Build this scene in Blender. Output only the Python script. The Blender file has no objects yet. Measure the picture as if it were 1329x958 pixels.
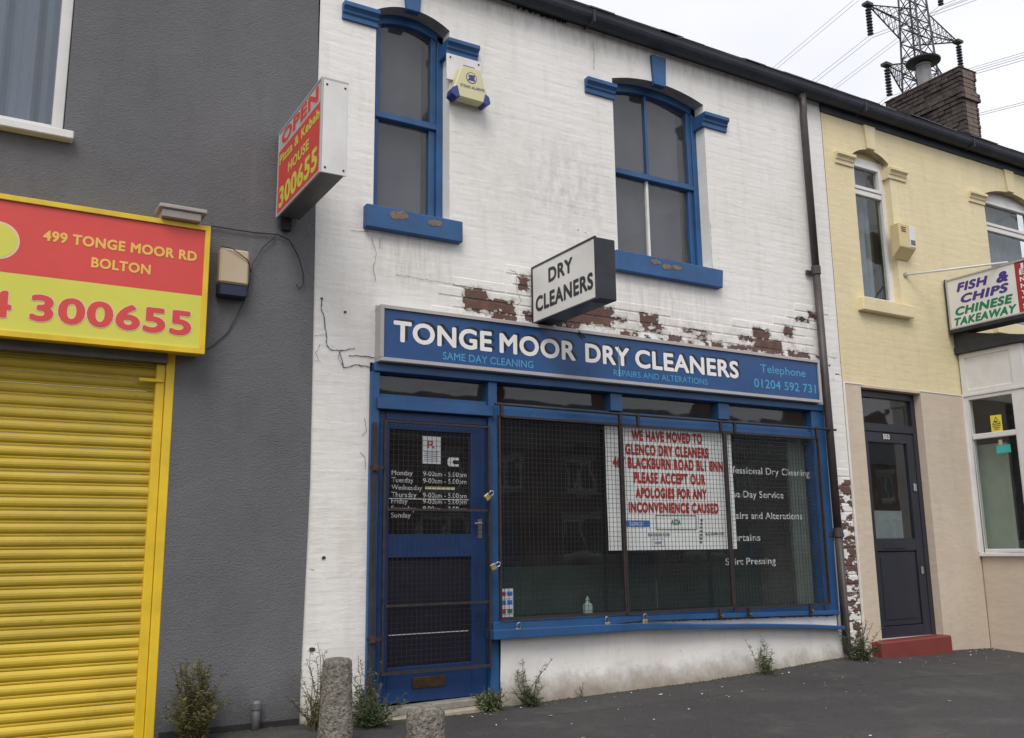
import bpy, bmesh, math, random
from mathutils import Vector, Matrix, noise as mnoise
random.seed(7)
sc = bpy.context.scene
COL = sc.collection

# ------------------------------------------------------------------ camera
cam = bpy.data.cameras.new('camera')
camo = bpy.data.objects.new('camera', cam)
COL.objects.link(camo)
cam.sensor_width = 36.0
cam.lens = 1.20908644 * 1000 / 1329 * 36.0
cam.clip_start = 0.05
cam.clip_end = 2000
sc.camera = camo
yaw, pitch, roll = 0.52933981, 0.1923774, -0.01264596
fwd = Vector((math.sin(yaw) * math.cos(pitch), math.cos(yaw) * math.cos(pitch), math.sin(pitch)))
rt = Vector((math.cos(yaw), -math.sin(yaw), 0))
up = rt.cross(fwd)
R_ = rt * math.cos(roll) + up * math.sin(roll)
U_ = -rt * math.sin(roll) + up * math.cos(roll)
camo.matrix_world = Matrix(((R_.x, U_.x, -fwd.x, 0.0), (R_.y, U_.y, -fwd.y, -6.0), (R_.z, U_.z, -fwd.z, 1.05), (0, 0, 0, 1)))

# ------------------------------------------------------------------ sky, sun, exposure
SUN_EL, SUN_AZ = math.radians(52), math.radians(215)
w = bpy.data.worlds.new('World')
sc.world = w
w.use_nodes = True
nt = w.node_tree
nt.nodes.clear()
out = nt.nodes.new('ShaderNodeOutputWorld')
bg = nt.nodes.new('ShaderNodeBackground')
sky = nt.nodes.new('ShaderNodeTexSky')
sky.sky_type = 'NISHITA'
sky.sun_disc = False
sky.sun_elevation = SUN_EL
sky.sun_rotation = SUN_AZ
sky.air_density = 1.0
sky.dust_density = 4.0
tc = nt.nodes.new('ShaderNodeTexCoord')
nz = nt.nodes.new('ShaderNodeTexNoise')
nz.inputs['Scale'].default_value = 2.2
nz.inputs['Detail'].default_value = 5
nz.inputs['Roughness'].default_value = 0.5
mp = nt.nodes.new('ShaderNodeMapping')
mp.inputs['Scale'].default_value = (1, 1, 2.5)
rp = nt.nodes.new('ShaderNodeValToRGB')
rp.color_ramp.elements[0].position = 0.3
rp.color_ramp.elements[0].color = (7.7, 7.75, 8.3, 1)
rp.color_ramp.elements[1].position = 0.7
rp.color_ramp.elements[1].color = (9.1, 9.1, 9.4, 1)
mix = nt.nodes.new('ShaderNodeMixRGB')
mix.inputs[0].default_value = 0.9
nt.links.new(tc.outputs['Generated'], mp.inputs[0])
nt.links.new(mp.outputs[0], nz.inputs['Vector'])
nt.links.new(nz.outputs[0], rp.inputs[0])
nt.links.new(sky.outputs[0], mix.inputs[1])
nt.links.new(rp.outputs[0], mix.inputs[2])
nt.links.new(mix.outputs[0], bg.inputs[0])
bg.inputs[1].default_value = 0.1
nt.links.new(bg.outputs[0], out.inputs[0])

sl = bpy.data.lights.new('sun', 'SUN')
sl.energy = 1.4
sl.angle = math.radians(28)
sl.color = (1.0, 0.97, 0.93)
slo = bpy.data.objects.new('sun', sl)
COL.objects.link(slo)
sd = Vector((math.sin(SUN_AZ) * math.cos(SUN_EL), math.cos(SUN_AZ) * math.cos(SUN_EL), math.sin(SUN_EL)))
slo.rotation_euler = sd.to_track_quat('Z', 'Y').to_euler()
slo.location = (0, -10, 20)
sc.view_settings.view_transform = 'Standard'
sc.view_settings.look = 'None'
sc.view_settings.exposure = 0.38
sc.view_settings.gamma = 1.0

# ------------------------------------------------------------------ materials
MATS = {}
class N:
    def __init__(s, name):
        s.m = bpy.data.materials.new(name)
        s.m.use_nodes = True
        s.t = s.m.node_tree
        s.b = s.t.nodes['Principled BSDF']
        s.g = s.t.nodes.new('ShaderNodeNewGeometry')
    def n(s, typ, **k):
        x = s.t.nodes.new(typ)
        for a, v in k.items():
            if a in x.inputs.keys() if isinstance(a, str) else False:
                x.inputs[a].default_value = v
            else:
                setattr(x, a, v)
        return x
    def l(s, a, b): s.t.links.new(a, b)
    def pos(s, scale=(1, 1, 1)):
        v = s.t.nodes.new('ShaderNodeVectorMath'); v.operation = 'MULTIPLY'
        s.l(s.g.outputs['Position'], v.inputs[0]); v.inputs[1].default_value = scale
        return v.outputs[0]
    def noise(s, sc_, det=4, rough=0.55, scale=(1, 1, 1)):
        x = s.t.nodes.new('ShaderNodeTexNoise')
        x.inputs['Scale'].default_value = sc_; x.inputs['Detail'].default_value = det
        x.inputs['Roughness'].default_value = rough
        s.l(s.pos(scale), x.inputs['Vector'])
        return x.outputs[0]
    def ramp(s, f, stops):
        r = s.t.nodes.new('ShaderNodeValToRGB')
        e = r.color_ramp.elements
        while len(e) < len(stops): e.new(0.5)
        for i, (p, c) in enumerate(stops):
            e[i].position = p
            e[i].color = (*c, 1) if hasattr(c, '__len__') else (c, c, c, 1)
        s.l(f, r.inputs[0])
        return r.outputs[0]
    def mix(s, f, a, b, mode='MIX'):
        x = s.t.nodes.new('ShaderNodeMixRGB'); x.blend_type = mode
        for i, v in ((0, f), (1, a), (2, b)):
            if hasattr(v, 'is_linked'): s.l(v, x.inputs[i])
            elif i == 0: x.inputs[0].default_value = v
            else: x.inputs[i].default_value = (*v, 1)
        return x.outputs[0]
    def math(s, op, a, b=0.0, clamp=False):
        x = s.t.nodes.new('ShaderNodeMath'); x.operation = op; x.use_clamp = clamp
        for i, v in ((0, a), (1, b)):
            if hasattr(v, 'is_linked'): s.l(v, x.inputs[i])
            else: x.inputs[i].default_value = v
        return x.outputs[0]
    def bump(s, h, strength=0.3, dist=0.01, prev=None):
        x = s.t.nodes.new('ShaderNodeBump')
        x.inputs['Strength'].default_value = strength; x.inputs['Distance'].default_value = dist
        s.l(h, x.inputs['Height'])
        if prev is not None: s.l(prev, x.inputs['Normal'])
        s.l(x.outputs[0], s.b.inputs['Normal'])
        return x.outputs[0]
    def col(s, c):
        if hasattr(c, 'is_linked'): s.l(c, s.b.inputs['Base Color'])
        else: s.b.inputs['Base Color'].default_value = (*c, 1)

def mat(name, c, rough=0.6, metal=0.0, var=0.15, vs=6.0, bump=0.1, bs=40.0, bd=0.004, dirt=0.0, dirtc=(0.05, 0.045, 0.04), ds=3.0, spec=0.5, stretch=(1, 1, 1)):
    if name in MATS: return MATS[name]
    n = N(name)
    lo = tuple(max(0, v * (1 - var)) for v in c); hi = tuple(min(1, v * (1 + var)) for v in c)
    cc = n.ramp(n.noise(vs, 4, 0.6, stretch), [(0.3, lo), (0.7, hi)])
    if dirt > 0:
        f = n.ramp(n.noise(ds, 6, 0.65, stretch), [(0.45, 0.0), (0.75, 1.0)])
        f = n.math('MULTIPLY', f, dirt)
        cc = n.mix(f, cc, dirtc)
    n.col(cc)
    n.b.inputs['Roughness'].default_value = rough
    n.b.inputs['Metallic'].default_value = metal
    n.b.inputs['Specular IOR Level'].default_value = spec
    if bump > 0: n.bump(n.noise(bs, 3, 0.6, stretch), bump, bd)
    MATS[name] = n.m
    return n.m

def glass(name, tint=(0.85, 0.88, 0.87), dirty=0.06, refl=1.0):
    n = N(name); t = n.t
    tr = t.nodes.new('ShaderNodeBsdfTransparent'); tr.inputs[0].default_value = (*tint, 1)
    gl = t.nodes.new('ShaderNodeBsdfGlossy'); gl.inputs['Roughness'].default_value = 0.02
    gl.inputs[0].default_value = (refl, refl, refl, 1)
    df = t.nodes.new('ShaderNodeBsdfDiffuse'); df.inputs[0].default_value = (0.35, 0.36, 0.36, 1)
    fr = t.nodes.new('ShaderNodeFresnel'); fr.inputs['IOR'].default_value = 1.6
    nn = n.noise(2.5, 2, 0.5)
    bp = t.nodes.new('ShaderNodeBump'); bp.inputs['Strength'].default_value = 0.03; bp.inputs['Distance'].default_value = 0.05
    n.l(nn, bp.inputs['Height']); n.l(bp.outputs[0], gl.inputs['Normal'])
    m1 = t.nodes.new('ShaderNodeMixShader'); m2 = t.nodes.new('ShaderNodeMixShader')
    n.l(n.math('MULTIPLY', fr.outputs[0], n.math('SUBTRACT', 1.0, n.g.outputs['Backfacing'])), m1.inputs[0]); n.l(tr.outputs[0], m1.inputs[1]); n.l(gl.outputs[0], m1.inputs[2])
    dm = n.ramp(n.noise(5, 5, 0.7), [(0.3, 0.3 * dirty), (0.8, dirty)])
    n.l(dm, m2.inputs[0]); n.l(m1.outputs[0], m2.inputs[1]); n.l(df.outputs[0], m2.inputs[2])
    n.l(m2.outputs[0], t.nodes['Material Output'].inputs[0])
    return n.m

# areas of the white front where the paint has come away: x0,x1,z0,z1
PEEL = [(3.10,3.30,2.82,2.985),(3.27,3.52,2.825,2.925),(3.35,3.55,2.775,2.85),(3.47,3.53,2.82,2.93),(3.58,3.66,3.05,3.14),(3.63,3.70,2.80,2.86),
 (3.93,4.13,2.79,2.93),(4.13,4.46,2.84,2.99),(4.45,4.60,2.90,2.915),(4.765,4.94,2.88,2.985),(4.80,4.99,2.845,2.905),(4.55,4.72,2.77,2.80),(5.05,5.19,2.77,2.83),
 (5.22,5.55,2.890,2.905),(5.37,5.46,2.84,2.895),(5.54,5.65,2.77,2.82),(5.28,5.32,2.76,2.79),(6.055,6.24,2.90,3.0),(6.065,6.385,2.795,2.905),
 (6.44,6.54,2.975,3.06),(5.74,6.06,2.79,2.82),(5.89,6.05,2.885,2.91),(6.48,6.74,2.79,2.83),(6.62,6.77,3.14,3.165),(6.79,6.87,3.19,3.24)]

def paint_base(n):
    p = n.ramp(n.noise(1.1, 5, 0.6), [(0.3, (0.755, 0.735, 0.69)), (0.7, (0.83, 0.815, 0.785))])
    # light streaks running down the paint and rain grime
    f = n.ramp(n.noise(2.6, 5, 0.65, (3.2, 1, 0.6)), [(0.5, 0.0), (0.8, 1.0)])
    p = n.mix(n.math('MULTIPLY', f, 0.35), p, (0.47, 0.44, 0.40))
    f2 = n.ramp(n.noise(14, 5, 0.7, (0.5, 1, 1.6)), [(0.60, 0.0), (0.72, 1.0)])
    p = n.mix(n.math('MULTIPLY', f2, 0.25), p, (0.34, 0.31, 0.28))
    # grey smudges beside and under the upper windows, rain streaks under the sills, splash dirt at the foot
    d = n.t.nodes.new('ShaderNodeSeparateXYZ'); n.l(n.g.outputs['Position'], d.inputs[0])
    def blob(cx, cz, rx, rz, amt, colr, sc_=9, st=(1, 1, 1)):
        nonlocal p
        a = n.math('DIVIDE', n.math('SUBTRACT', d.outputs[0], cx), rx); b = n.math('DIVIDE', n.math('SUBTRACT', d.outputs[2], cz), rz)
        rr = n.math('ADD', n.math('MULTIPLY', a, a), n.math('MULTIPLY', b, b))
        m = n.math('SUBTRACT', 1.0, rr, True)
        m = n.math('MULTIPLY', m, n.ramp(n.noise(sc_, 6, .7, st), [(0.42, 0.0), (0.68, 1.0)]))
        p = n.mix(n.math('MULTIPLY', m, amt), p, colr)
    blob(4.05, 3.95, .55, .55, .5, (0.36, .34, .33), 9, (1.6, 1, .8))
    blob(3.45, 4.1, .5, .8, .25, (0.42, .40, .37), 6, (1.4, 1, .9))
    blob(2.68, 3.15, .42, .30, .55, (0.42, .38, .33), 8, (3, 1, .35))
    blob(5.1, 3.15, .62, .30, .50, (0.42, .38, .33), 8, (3, 1, .35))
    blob(2.15, 1.4, .35, 1.9, .35, (0.52, .44, .32), 3, (1, 1, 1))
    blob(4.6, 5.5, 3.0, .28, .6, (0.36, .34, .32), 7, (2.5, 1, .5))
    blob(5.2, 2.85, 2.6, .22, .6, (0.40, .35, .30), 8, (1, 1, 1))
    g_ = n.math('ADD', n.math('MULTIPLY', d.outputs[2], 2.2), n.math('MULTIPLY', n.noise(6, 6, .7), 0.9))
    p = n.mix(n.ramp(g_, [(0.40, 0.8), (0.85, 0.0)]), p, (0.27, 0.22, 0.16))
    # fine dark flecks of missing paint
    f3 = n.ramp(n.noise(9, 7, 0.75, (0.6, 1, 2.4)), [(0.70, 0.0), (0.715, 1.0)])
    p = n.mix(n.math('MULTIPLY', f3, 0.8), p, (0.16, 0.13, 0.12))
    return p

def make_peel(name, under_lo, under_hi, pier):
    n = N(name)
    base = paint_base(n)
    nv = n.t.nodes.new('ShaderNodeTexNoise'); nv.inputs['Scale'].default_value = 15; nv.inputs['Detail'].default_value = 5; nv.inputs['Roughness'].default_value = 0.65
    n.l(n.pos(), nv.inputs['Vector'])
    sub = n.t.nodes.new('ShaderNodeVectorMath'); sub.operation = 'SUBTRACT'; n.l(nv.outputs['Color'], sub.inputs[0]); sub.inputs[1].default_value = (.5, .5, .5)
    scl = n.t.nodes.new('ShaderNodeVectorMath'); scl.operation = 'MULTIPLY_ADD'; n.l(sub.outputs[0], scl.inputs[0]); scl.inputs[1].default_value = (.17, .0, .085); n.l(n.g.outputs['Position'], scl.inputs[2])
    P = scl.outputs[0]
    cur = None
    for (x0, x1, z0, z1) in PEEL:
        a = n.t.nodes.new('ShaderNodeVectorMath'); a.operation = 'SUBTRACT'; n.l(P, a.inputs[0]); a.inputs[1].default_value = ((x0 + x1) / 2, 0, (z0 + z1) / 2)
        b = n.t.nodes.new('ShaderNodeVectorMath'); b.operation = 'ABSOLUTE'; n.l(a.outputs[0], b.inputs[0])
        c = n.t.nodes.new('ShaderNodeVectorMath'); c.operation = 'SUBTRACT'; n.l(b.outputs[0], c.inputs[0]); c.inputs[1].default_value = ((x1 - x0) / 2, 10, (z1 - z0) / 2)
        d = n.t.nodes.new('ShaderNodeSeparateXYZ'); n.l(c.outputs[0], d.inputs[0])
        e = n.math('MAXIMUM', d.outputs[0], d.outputs[2])
        cur = e if cur is None else n.math('MINIMUM', cur, e)
    mask = n.ramp(n.math('MULTIPLY_ADD', cur, -60.0), [(0.0, 0.0), (0.12, 1.0)])
    if pier:
        d = n.t.nodes.new('ShaderNodeSeparateXYZ'); n.l(n.g.outputs['Position'], d.inputs[0])
        q = n.math('MULTIPLY', n.math('GREATER_THAN', d.outputs[0], 6.9), n.math('LESS_THAN', d.outputs[2], 1.66))
        q = n.math('MULTIPLY', q, n.ramp(n.noise(6.0, 5, 0.62, (1.0, 1, 1.9)), [(0.485, 0.0), (0.50, 1.0)]))
        mask = n.math('MAXIMUM', mask, q)
        q = n.math('MULTIPLY', n.math('GREATER_THAN', d.outputs[0], 3.7), n.math('MULTIPLY', n.math('LESS_THAN', d.outputs[2], 2.83), n.math('GREATER_THAN', d.outputs[2], 2.6)))
        q = n.math('MULTIPLY', q, n.ramp(n.noise(9, 5, 0.65, (1, 1, 1.8)), [(0.56, 0.0), (0.575, 1.0)]))
        mask = n.math('MAXIMUM', mask, q)
    under = n.ramp(n.math('MULTIPLY_ADD', cur, -60.0), [(0.0, 0.0), (0.02, 1.0)])
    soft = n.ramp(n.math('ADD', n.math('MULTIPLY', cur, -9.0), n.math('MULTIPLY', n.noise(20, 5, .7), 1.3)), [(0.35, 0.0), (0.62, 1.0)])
    base = n.mix(n.math('MULTIPLY', soft, 0.55), base, (0.36, 0.32, 0.28))  # grey band round the peel edges: undercoat tone with edge shade painted in
    un = n.ramp(n.noise(11, 5, 0.7), [(0.3, under_lo), (0.7, under_hi)])
    un = n.mix(n.ramp(n.noise(30, 4, 0.7), [(0.5, 0.0), (0.8, 0.6)]), un, (0.075, 0.062, 0.058))
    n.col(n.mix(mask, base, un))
    n.b.inputs['Roughness'].default_value = 0.75
    b1 = n.bump(n.noise(5.5, 6, 0.62, (0.7, 1, 3.0)), 0.28, 0.020)
    b2 = n.bump(n.noise(45, 4, 0.6), 0.22, 0.003, b1)
    inv = n.math('SUBTRACT', 1.0, mask)
    n.bump(inv, 1.0, 0.010, b2)
    MATS[name] = n.m
    return n.m
def make_paint(name):
    n = N(name)
    n.col(paint_base(n))
    n.b.inputs['Roughness'].default_value = 0.75
    b1 = n.bump(n.noise(5.5, 6, 0.62, (0.7, 1, 3.0)), 0.28, 0.020)
    n.bump(n.noise(45, 4, 0.6), 0.22, 0.003, b1)
    MATS[name] = n.m
    return n.m
M_PAINT = make_paint('white_masonry_paint')
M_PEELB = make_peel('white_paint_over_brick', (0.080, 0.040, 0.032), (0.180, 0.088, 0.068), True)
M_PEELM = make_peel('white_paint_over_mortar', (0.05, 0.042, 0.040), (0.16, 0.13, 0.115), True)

def make_render():
    n = N('grey_masonry_render')
    c = n.ramp(n.noise(0.9, 5, 0.6), [(0.3, (0.140, 0.141, 0.149)), (0.7, (0.180, 0.181, 0.190))])
    c = n.mix(n.math('MULTIPLY', n.ramp(n.noise(3, 6, 0.7, (1.5, 1, .6)), [(0.5, 0.0), (0.8, 1.0)]), 0.35), c, (0.09, 0.082, 0.082))
    # pale run marks
    d = n.t.nodes.new('ShaderNodeSeparateXYZ'); n.l(n.g.outputs['Position'], d.inputs[0])
    s_ = n.math('ABSOLUTE', n.math('SUBTRACT', d.outputs[0], 1.50))
    m = n.math('MULTIPLY', n.math('SUBTRACT', 1.0, n.math('MULTIPLY', s_, 28.0), True), n.math('MULTIPLY', n.math('GREATER_THAN', d.outputs[2], 2.9), n.math('LESS_THAN', d.outputs[2], 3.75)))
    m = n.math('MULTIPLY', m, n.ramp(n.noise(6, 3, .5, (1, 1, .5)), [(0.3, 0.0), (0.7, 0.3)]))
    c = n.mix(m, c, (0.27, 0.26, 0.27))
    e_ = n.math('ADD', n.math('MULTIPLY', d.outputs[2], 1.8), n.math('MULTIPLY', n.noise(5, 6, .7), 0.9))
    c = n.mix(n.ramp(e_, [(0.40, 0.6), (0.95, 0.0)]), c, (0.062, 0.058, 0.055))
    c = n.mix(n.math('MULTIPLY', n.ramp(n.noise(2.2, 6, .7, (4, 1, .35)), [(0.55, 0.0), (0.8, 1.0)]), .35), c, (0.185, 0.185, 0.195))
    n.col(c)
    n.b.inputs['Roughness'].default_value = 0.9
    b = n.bump(n.noise(68, 5, 0.75, (1, 1, 1.3)), 1.0, 0.014)
    n.bump(n.noise(5, 3, 0.6), 0.4, 0.02, b)
    return n.m
M_GREY = make_render()

def make_yellow(name, lo, hi):
    n = N(name)
    c = n.ramp(n.noise(1.2, 5, 0.6), [(0.3, lo), (0.7, hi)])
    c = n.mix(n.math('MULTIPLY', n.ramp(n.noise(3, 6, 0.7, (2.5, 1, .6)), [(0.5, 0.0), (0.8, 1.0)]), 0.3), c, tuple(v * 0.6 for v in lo))
    n.col(c)
    n.b.inputs['Roughness'].default_value = 0.8
    b1 = n.bump(n.noise(6, 5, 0.6, (1, 1, 2.2)), 0.4, 0.015)
    n.bump(n.noise(60, 4, 0.6), 0.2, 0.003, b1)
    return n.m
M_YEL = make_yellow('yellow_masonry_paint', (0.71, 0.61, 0.375), (0.78, 0.68, 0.43))
M_BEI = make_yellow('beige_smooth_render', (0.54, 0.45, 0.35), (0.63, 0.53, 0.42))

def make_plinth():
    n = N('dirty_white_plinth_render')
    c = paint_base(n)
    d = n.t.nodes.new('ShaderNodeSeparateXYZ'); n.l(n.g.outputs['Position'], d.inputs[0])
    h = n.math('ADD', n.math('MULTIPLY', d.outputs[2], 2.6), n.math('MULTIPLY', n.noise(7, 6, 0.7), 0.9))
    c = n.mix(n.ramp(h, [(0.40, 0.75), (0.95, 0.0)]), c, (0.25, 0.21, 0.165))
    c = n.mix(n.ramp(n.noise(10, 7, .75), [(0.62, 0.0), (0.70, 0.5)]), c, (0.2, .18, .16))
    n.col(c)
    n.b.inputs['Roughness'].default_value = 0.85
    b = n.bump(n.noise(3, 4, 0.6), 0.5, 0.03)
    n.bump(n.noise(50, 4, 0.7), 0.35, 0.004, b)
    return n.m
M_PLINTH = make_plinth()

def make_asphalt():
    n = N('pavement_asphalt')
    c = n.ramp(n.noise(0.8, 6, 0.65), [(0.3, (0.032, 0.030, 0.030)), (0.7, (0.050, 0.048, 0.047))])
    v = n.t.nodes.new('ShaderNodeTexVoronoi'); v.inputs['Scale'].default_value = 130; n.l(n.pos(), v.inputs['Vector'])
    c = n.mix(n.ramp(v.outputs['Color'], [(0.55, 0.0), (0.9, 0.4)]), c, (0.11, 0.108, 0.103))
    c = n.mix(n.ramp(n.noise(1.7, 7, .75), [(0.52, 0.0), (0.64, 0.7)]), c, (0.082, 0.078, 0.072))
    c = n.mix(n.ramp(n.noise(3.1, 7, .7, (1, 2.2, 1)), [(0.60, 0.0), (0.68, 0.6)]), c, (0.024, 0.022, 0.021))
    v2 = n.t.nodes.new('ShaderNodeTexVoronoi'); v2.inputs['Scale'].default_value = 3.4; n.l(n.pos(), v2.inputs['Vector'])
    c = n.mix(n.ramp(v2.outputs['Distance'], [(0.035, 0.55), (0.06, 0.0)]), c, (0.15, 0.145, 0.135))
    d = n.t.nodes.new('ShaderNodeSeparateXYZ'); n.l(n.g.outputs['Position'], d.inputs[0])
    e = n.math('ADD', n.math('MULTIPLY', d.outputs[1], 3.5), n.noise(4, 6, .7))
    c = n.mix(n.ramp(e, [(0.25, 0.0), (0.62, 0.85)]), c, (0.030, 0.026, 0.018))
    n.col(c)
    n.b.inputs['Roughness'].default_value = 0.85
    b = n.bump(n.noise(90, 4, 0.7), 0.9, 0.006)
    n.bump(n.noise(4, 5, 0.6), 0.5, 0.03, b)
    return n.m
M_ASPH = make_asphalt()

def make_shutter():
    n = N('yellow_shutter_paint')
    d = n.t.nodes.new('ShaderNodeSeparateXYZ'); n.l(n.g.outputs['Position'], d.inputs[0])
    grime = n.math('GREATER_THAN', d.outputs[2], 0.572)
    clean = n.ramp(n.noise(5, 4, .6, (.4, 1, 2)), [(0.3, (0.60, 0.415, 0.028)), (0.7, (0.70, 0.50, 0.045))])
    dirty = n.ramp(n.noise(5, 5, .65, (.5, 1, 3)), [(0.3, (0.45, 0.315, 0.022)), (0.7, (0.57, 0.41, 0.036))])
    c = n.mix(grime, clean, dirty)
    c = n.mix(n.ramp(n.noise(2.3, 7, .75), [(0.6, 0.0), (0.8, .5)]), c, (0.22, 0.16, 0.03))
    c = n.mix(n.ramp(n.noise(9, 7, .8, (.6, 1, 1.4)), [(0.66, 0.0), (0.74, .7)]), c, (0.13, 0.09, 0.03))
    c = n.mix(n.ramp(n.noise(1.3, 5, .6, (.8, 1, .8)), [(0.35, 0.0), (0.75, .35)]), c, (0.30, 0.23, 0.05))
    n.col(c)
    n.b.inputs['Roughness'].default_value = 0.5
    n.bump(n.noise(4, 4, 0.6), 0.35, 0.02)
    return n.m
M_SHUT = make_shutter()

BLUE = mat('blue_gloss_paint', (0.019, 0.082, 0.215), 0.42, var=0.22, vs=4, bump=0.12, bs=30, dirt=0.5, dirtc=(0.040, 0.080, 0.155), ds=6)
BLUEDK = mat('deep_blue_door_paint', (0.010, 0.043, 0.145), 0.4, var=0.2, vs=5, bump=0.1, bs=30, dirt=0.3, dirtc=(0.02, 0.035, 0.08))
BLUEST = mat('blue_stone_paint', (0.026, 0.098, 0.245), 0.55, var=0.2, vs=5, bump=0.3, bs=20, dirt=0.4, dirtc=(0.03, 0.07, 0.17), ds=7)
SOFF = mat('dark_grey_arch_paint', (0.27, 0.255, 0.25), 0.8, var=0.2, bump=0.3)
NAVY = mat('dark_gutter_plastic', (0.022, 0.026, 0.040), 0.65, var=0.3, vs=3, bump=0.1, dirt=0.4, dirtc=(0.05, 0.052, 0.06))
SLATE = mat('roof_slate', (0.055, 0.055, 0.062), 0.7, var=0.3, vs=3, bump=0.4, bs=12, bd=.01)
PIPEM = mat('brown_black_pipe_paint', (0.055, 0.045, 0.045), 0.5, var=0.3, vs=5, bump=0.15, dirt=0.5, dirtc=(0.10, 0.07, 0.06))
RUST = mat('rusty_dark_steel', (0.024, 0.018, 0.019), 0.65, metal=0.0, var=0.4, vs=20, bump=0.2, dirt=0.6, dirtc=(0.065, 0.034, 0.028), ds=12)
RUSTY = mat('orange_rust_stain', (0.20, 0.10, 0.06), 0.9, var=0.5, vs=14, bump=0.4)
WIRE = mat('dark_mesh_wire', (0.022, 0.020, 0.022), 0.5, var=0.3)
WHITEPL = mat('white_plastic', (0.72, 0.71, 0.69), 0.4, var=0.05, bump=0.03, dirt=0.25, dirtc=(0.4, 0.37, 0.33), ds=4)
SILVER = mat('weathered_aluminium', (0.46, 0.44, 0.43), 0.5, var=0.12, vs=5, bump=0.08, dirt=0.5, dirtc=(0.24, 0.21, 0.19), ds=5)
SIGNBL = mat('blue_sign_panel', (0.015, 0.070, 0.215), 0.35, var=0.15, vs=3, bump=0.03, dirt=0.35, dirtc=(0.035, 0.085, 0.18), ds=8)
SIGNRED = mat('red_sign_vinyl', (0.66, 0.065, 0.055), 0.4, var=0.06, vs=2, bump=0.02, dirt=0.12, dirtc=(0.4, .07, .06))
SIGNLIME = mat('lime_yellow_sign_vinyl', (0.66, 0.64, 0.085), 0.4, var=0.05, vs=2, bump=0.02, dirt=0.12, dirtc=(0.45, .42, .1))
SIGNPINK = mat('pale_pink_outline_vinyl', (0.78, 0.55, 0.40), 0.4, var=0.03, bump=0)
SIGNGOLD = mat('gold_letter_vinyl', (0.83, 0.50, 0.10), 0.4, var=0.04, bump=0)
LETWHITE = mat('white_letter_vinyl', (0.83, 0.81, 0.80), 0.4, var=0.03, bump=0)
LETBLACK = mat('black_letter_vinyl', (0.012, 0.012, 0.016), 0.4, var=0.1, bump=0)
LETCYAN = mat('pale_blue_letter_vinyl', (0.07, 0.32, 0.56), 0.4, var=0.12, vs=20, bump=0)
LETPURP = mat('purple_letter_vinyl', (0.065, 0.035, 0.24), 0.4, var=0.05, bump=0)
LETGRN = mat('green_letter_vinyl', (0.01, 0.20, 0.09), 0.4, var=0.05, bump=0)
LETRED = mat('dark_red_letter_ink', (0.42, 0.035, 0.030), 0.6, var=0.15, vs=20, bump=0)
LETPALE = mat('pale_window_lettering', (0.62, 0.64, 0.62), 0.5, var=0.12, vs=30, bump=0)
SIGNOFF = mat('off_white_sign_face', (0.76, 0.745, 0.715), 0.4, var=0.06, vs=3, bump=0.02, dirt=0.35, dirtc=(0.55, .52, .48), ds=4)
SIGNGR = mat('grey_white_sign_face', (0.50, 0.49, 0.49), 0.4, var=0.05, bump=0.02)
CRIM = mat('crimson_sign_face', (0.36, 0.03, 0.035), 0.4, var=0.05, bump=0.02)
BLACKM = mat('black_painted_metal', (0.018, 0.020, 0.028), 0.45, var=0.25, vs=6, bump=0.06, dirt=0.3, dirtc=(0.06, .06, .065))
UNDERM = mat('grey_sign_underside', (0.11, 0.11, 0.115), 0.4, var=0.3, vs=5, bump=0.05, dirt=.4)
YFRAME = mat('bright_yellow_trim_paint', (0.78, 0.53, 0.025), 0.45, var=0.08, vs=4, bump=0.05, dirt=0.35, dirtc=(0.36, .27, .05), ds=5)
CREAM = mat('cream_plastic', (0.52, 0.42, 0.285), 0.5, var=0.08, bump=0.05, dirt=0.3, dirtc=(0.3, .25, .18))
CREAMY = mat('pale_yellow_alarm_plastic', (0.66, 0.62, 0.36), 0.4, var=0.04, bump=0.02, dirt=.2, dirtc=(.4, .36, .2))
YBOX = mat('yellow_painted_box', (0.66, 0.53, 0.28), 0.6, var=0.06, bump=0.1, dirt=.2, dirtc=(.4, .3, .15))
ALBLUE = mat('navy_alarm_plastic', (0.03, 0.045, 0.20), 0.35, var=0.1, bump=0.02)
DARKNAVY = mat('very_dark_blue_plastic', (0.012, 0.016, 0.045), 0.4, var=0.15, bump=0.03)
FLOODM = mat('beige_lamp_metal', (0.40, 0.37, 0.335), 0.5, var=0.15, vs=8, bump=0.08, dirt=0.5, dirtc=(0.12, .10, .09), ds=8)
BRASS = mat('worn_brass', (0.42, 0.33, 0.17), 0.4, metal=0.7, var=0.25, vs=30, bump=0.05)
BRASSDK = mat('tarnished_brass', (0.10, 0.060, 0.028), 0.45, metal=0.5, var=0.35, vs=20, bump=0.1)
CHROME = mat('polished_steel', (0.55, 0.55, 0.56), 0.3, metal=0.9, var=0.1, bump=0)
PAPER = mat('poster_paper', (0.80, 0.83, 0.80), 0.7, var=0.04, vs=3, bump=0.03)
PAPER2 = mat('white_notice_paper', (0.60, 0.62, 0.64), 0.7, var=0.05, bump=0.02)
STICKBL = mat('blue_sticker_ink', (0.03, 0.16, 0.5), 0.5, var=0.1, bump=0)
STICKTEAL = mat('teal_sticker_ink', (0.05, 0.42, 0.40), 0.5, var=0.1, bump=0)
STICKYEL = mat('yellow_sticker_ink', (0.72, 0.62, 0.08), 0.5, var=0.05, bump=0)
ANTH = mat('anthracite_door_plastic', (0.022, 0.025, 0.036), 0.35, var=0.12, vs=4, bump=0.03)
REDST = mat('red_step_paint', (0.20, 0.036, 0.028), 0.6, var=0.18, vs=6, bump=0.25, bs=30, dirt=0.35, dirtc=(0.10, .035, .03), ds=6)
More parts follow.
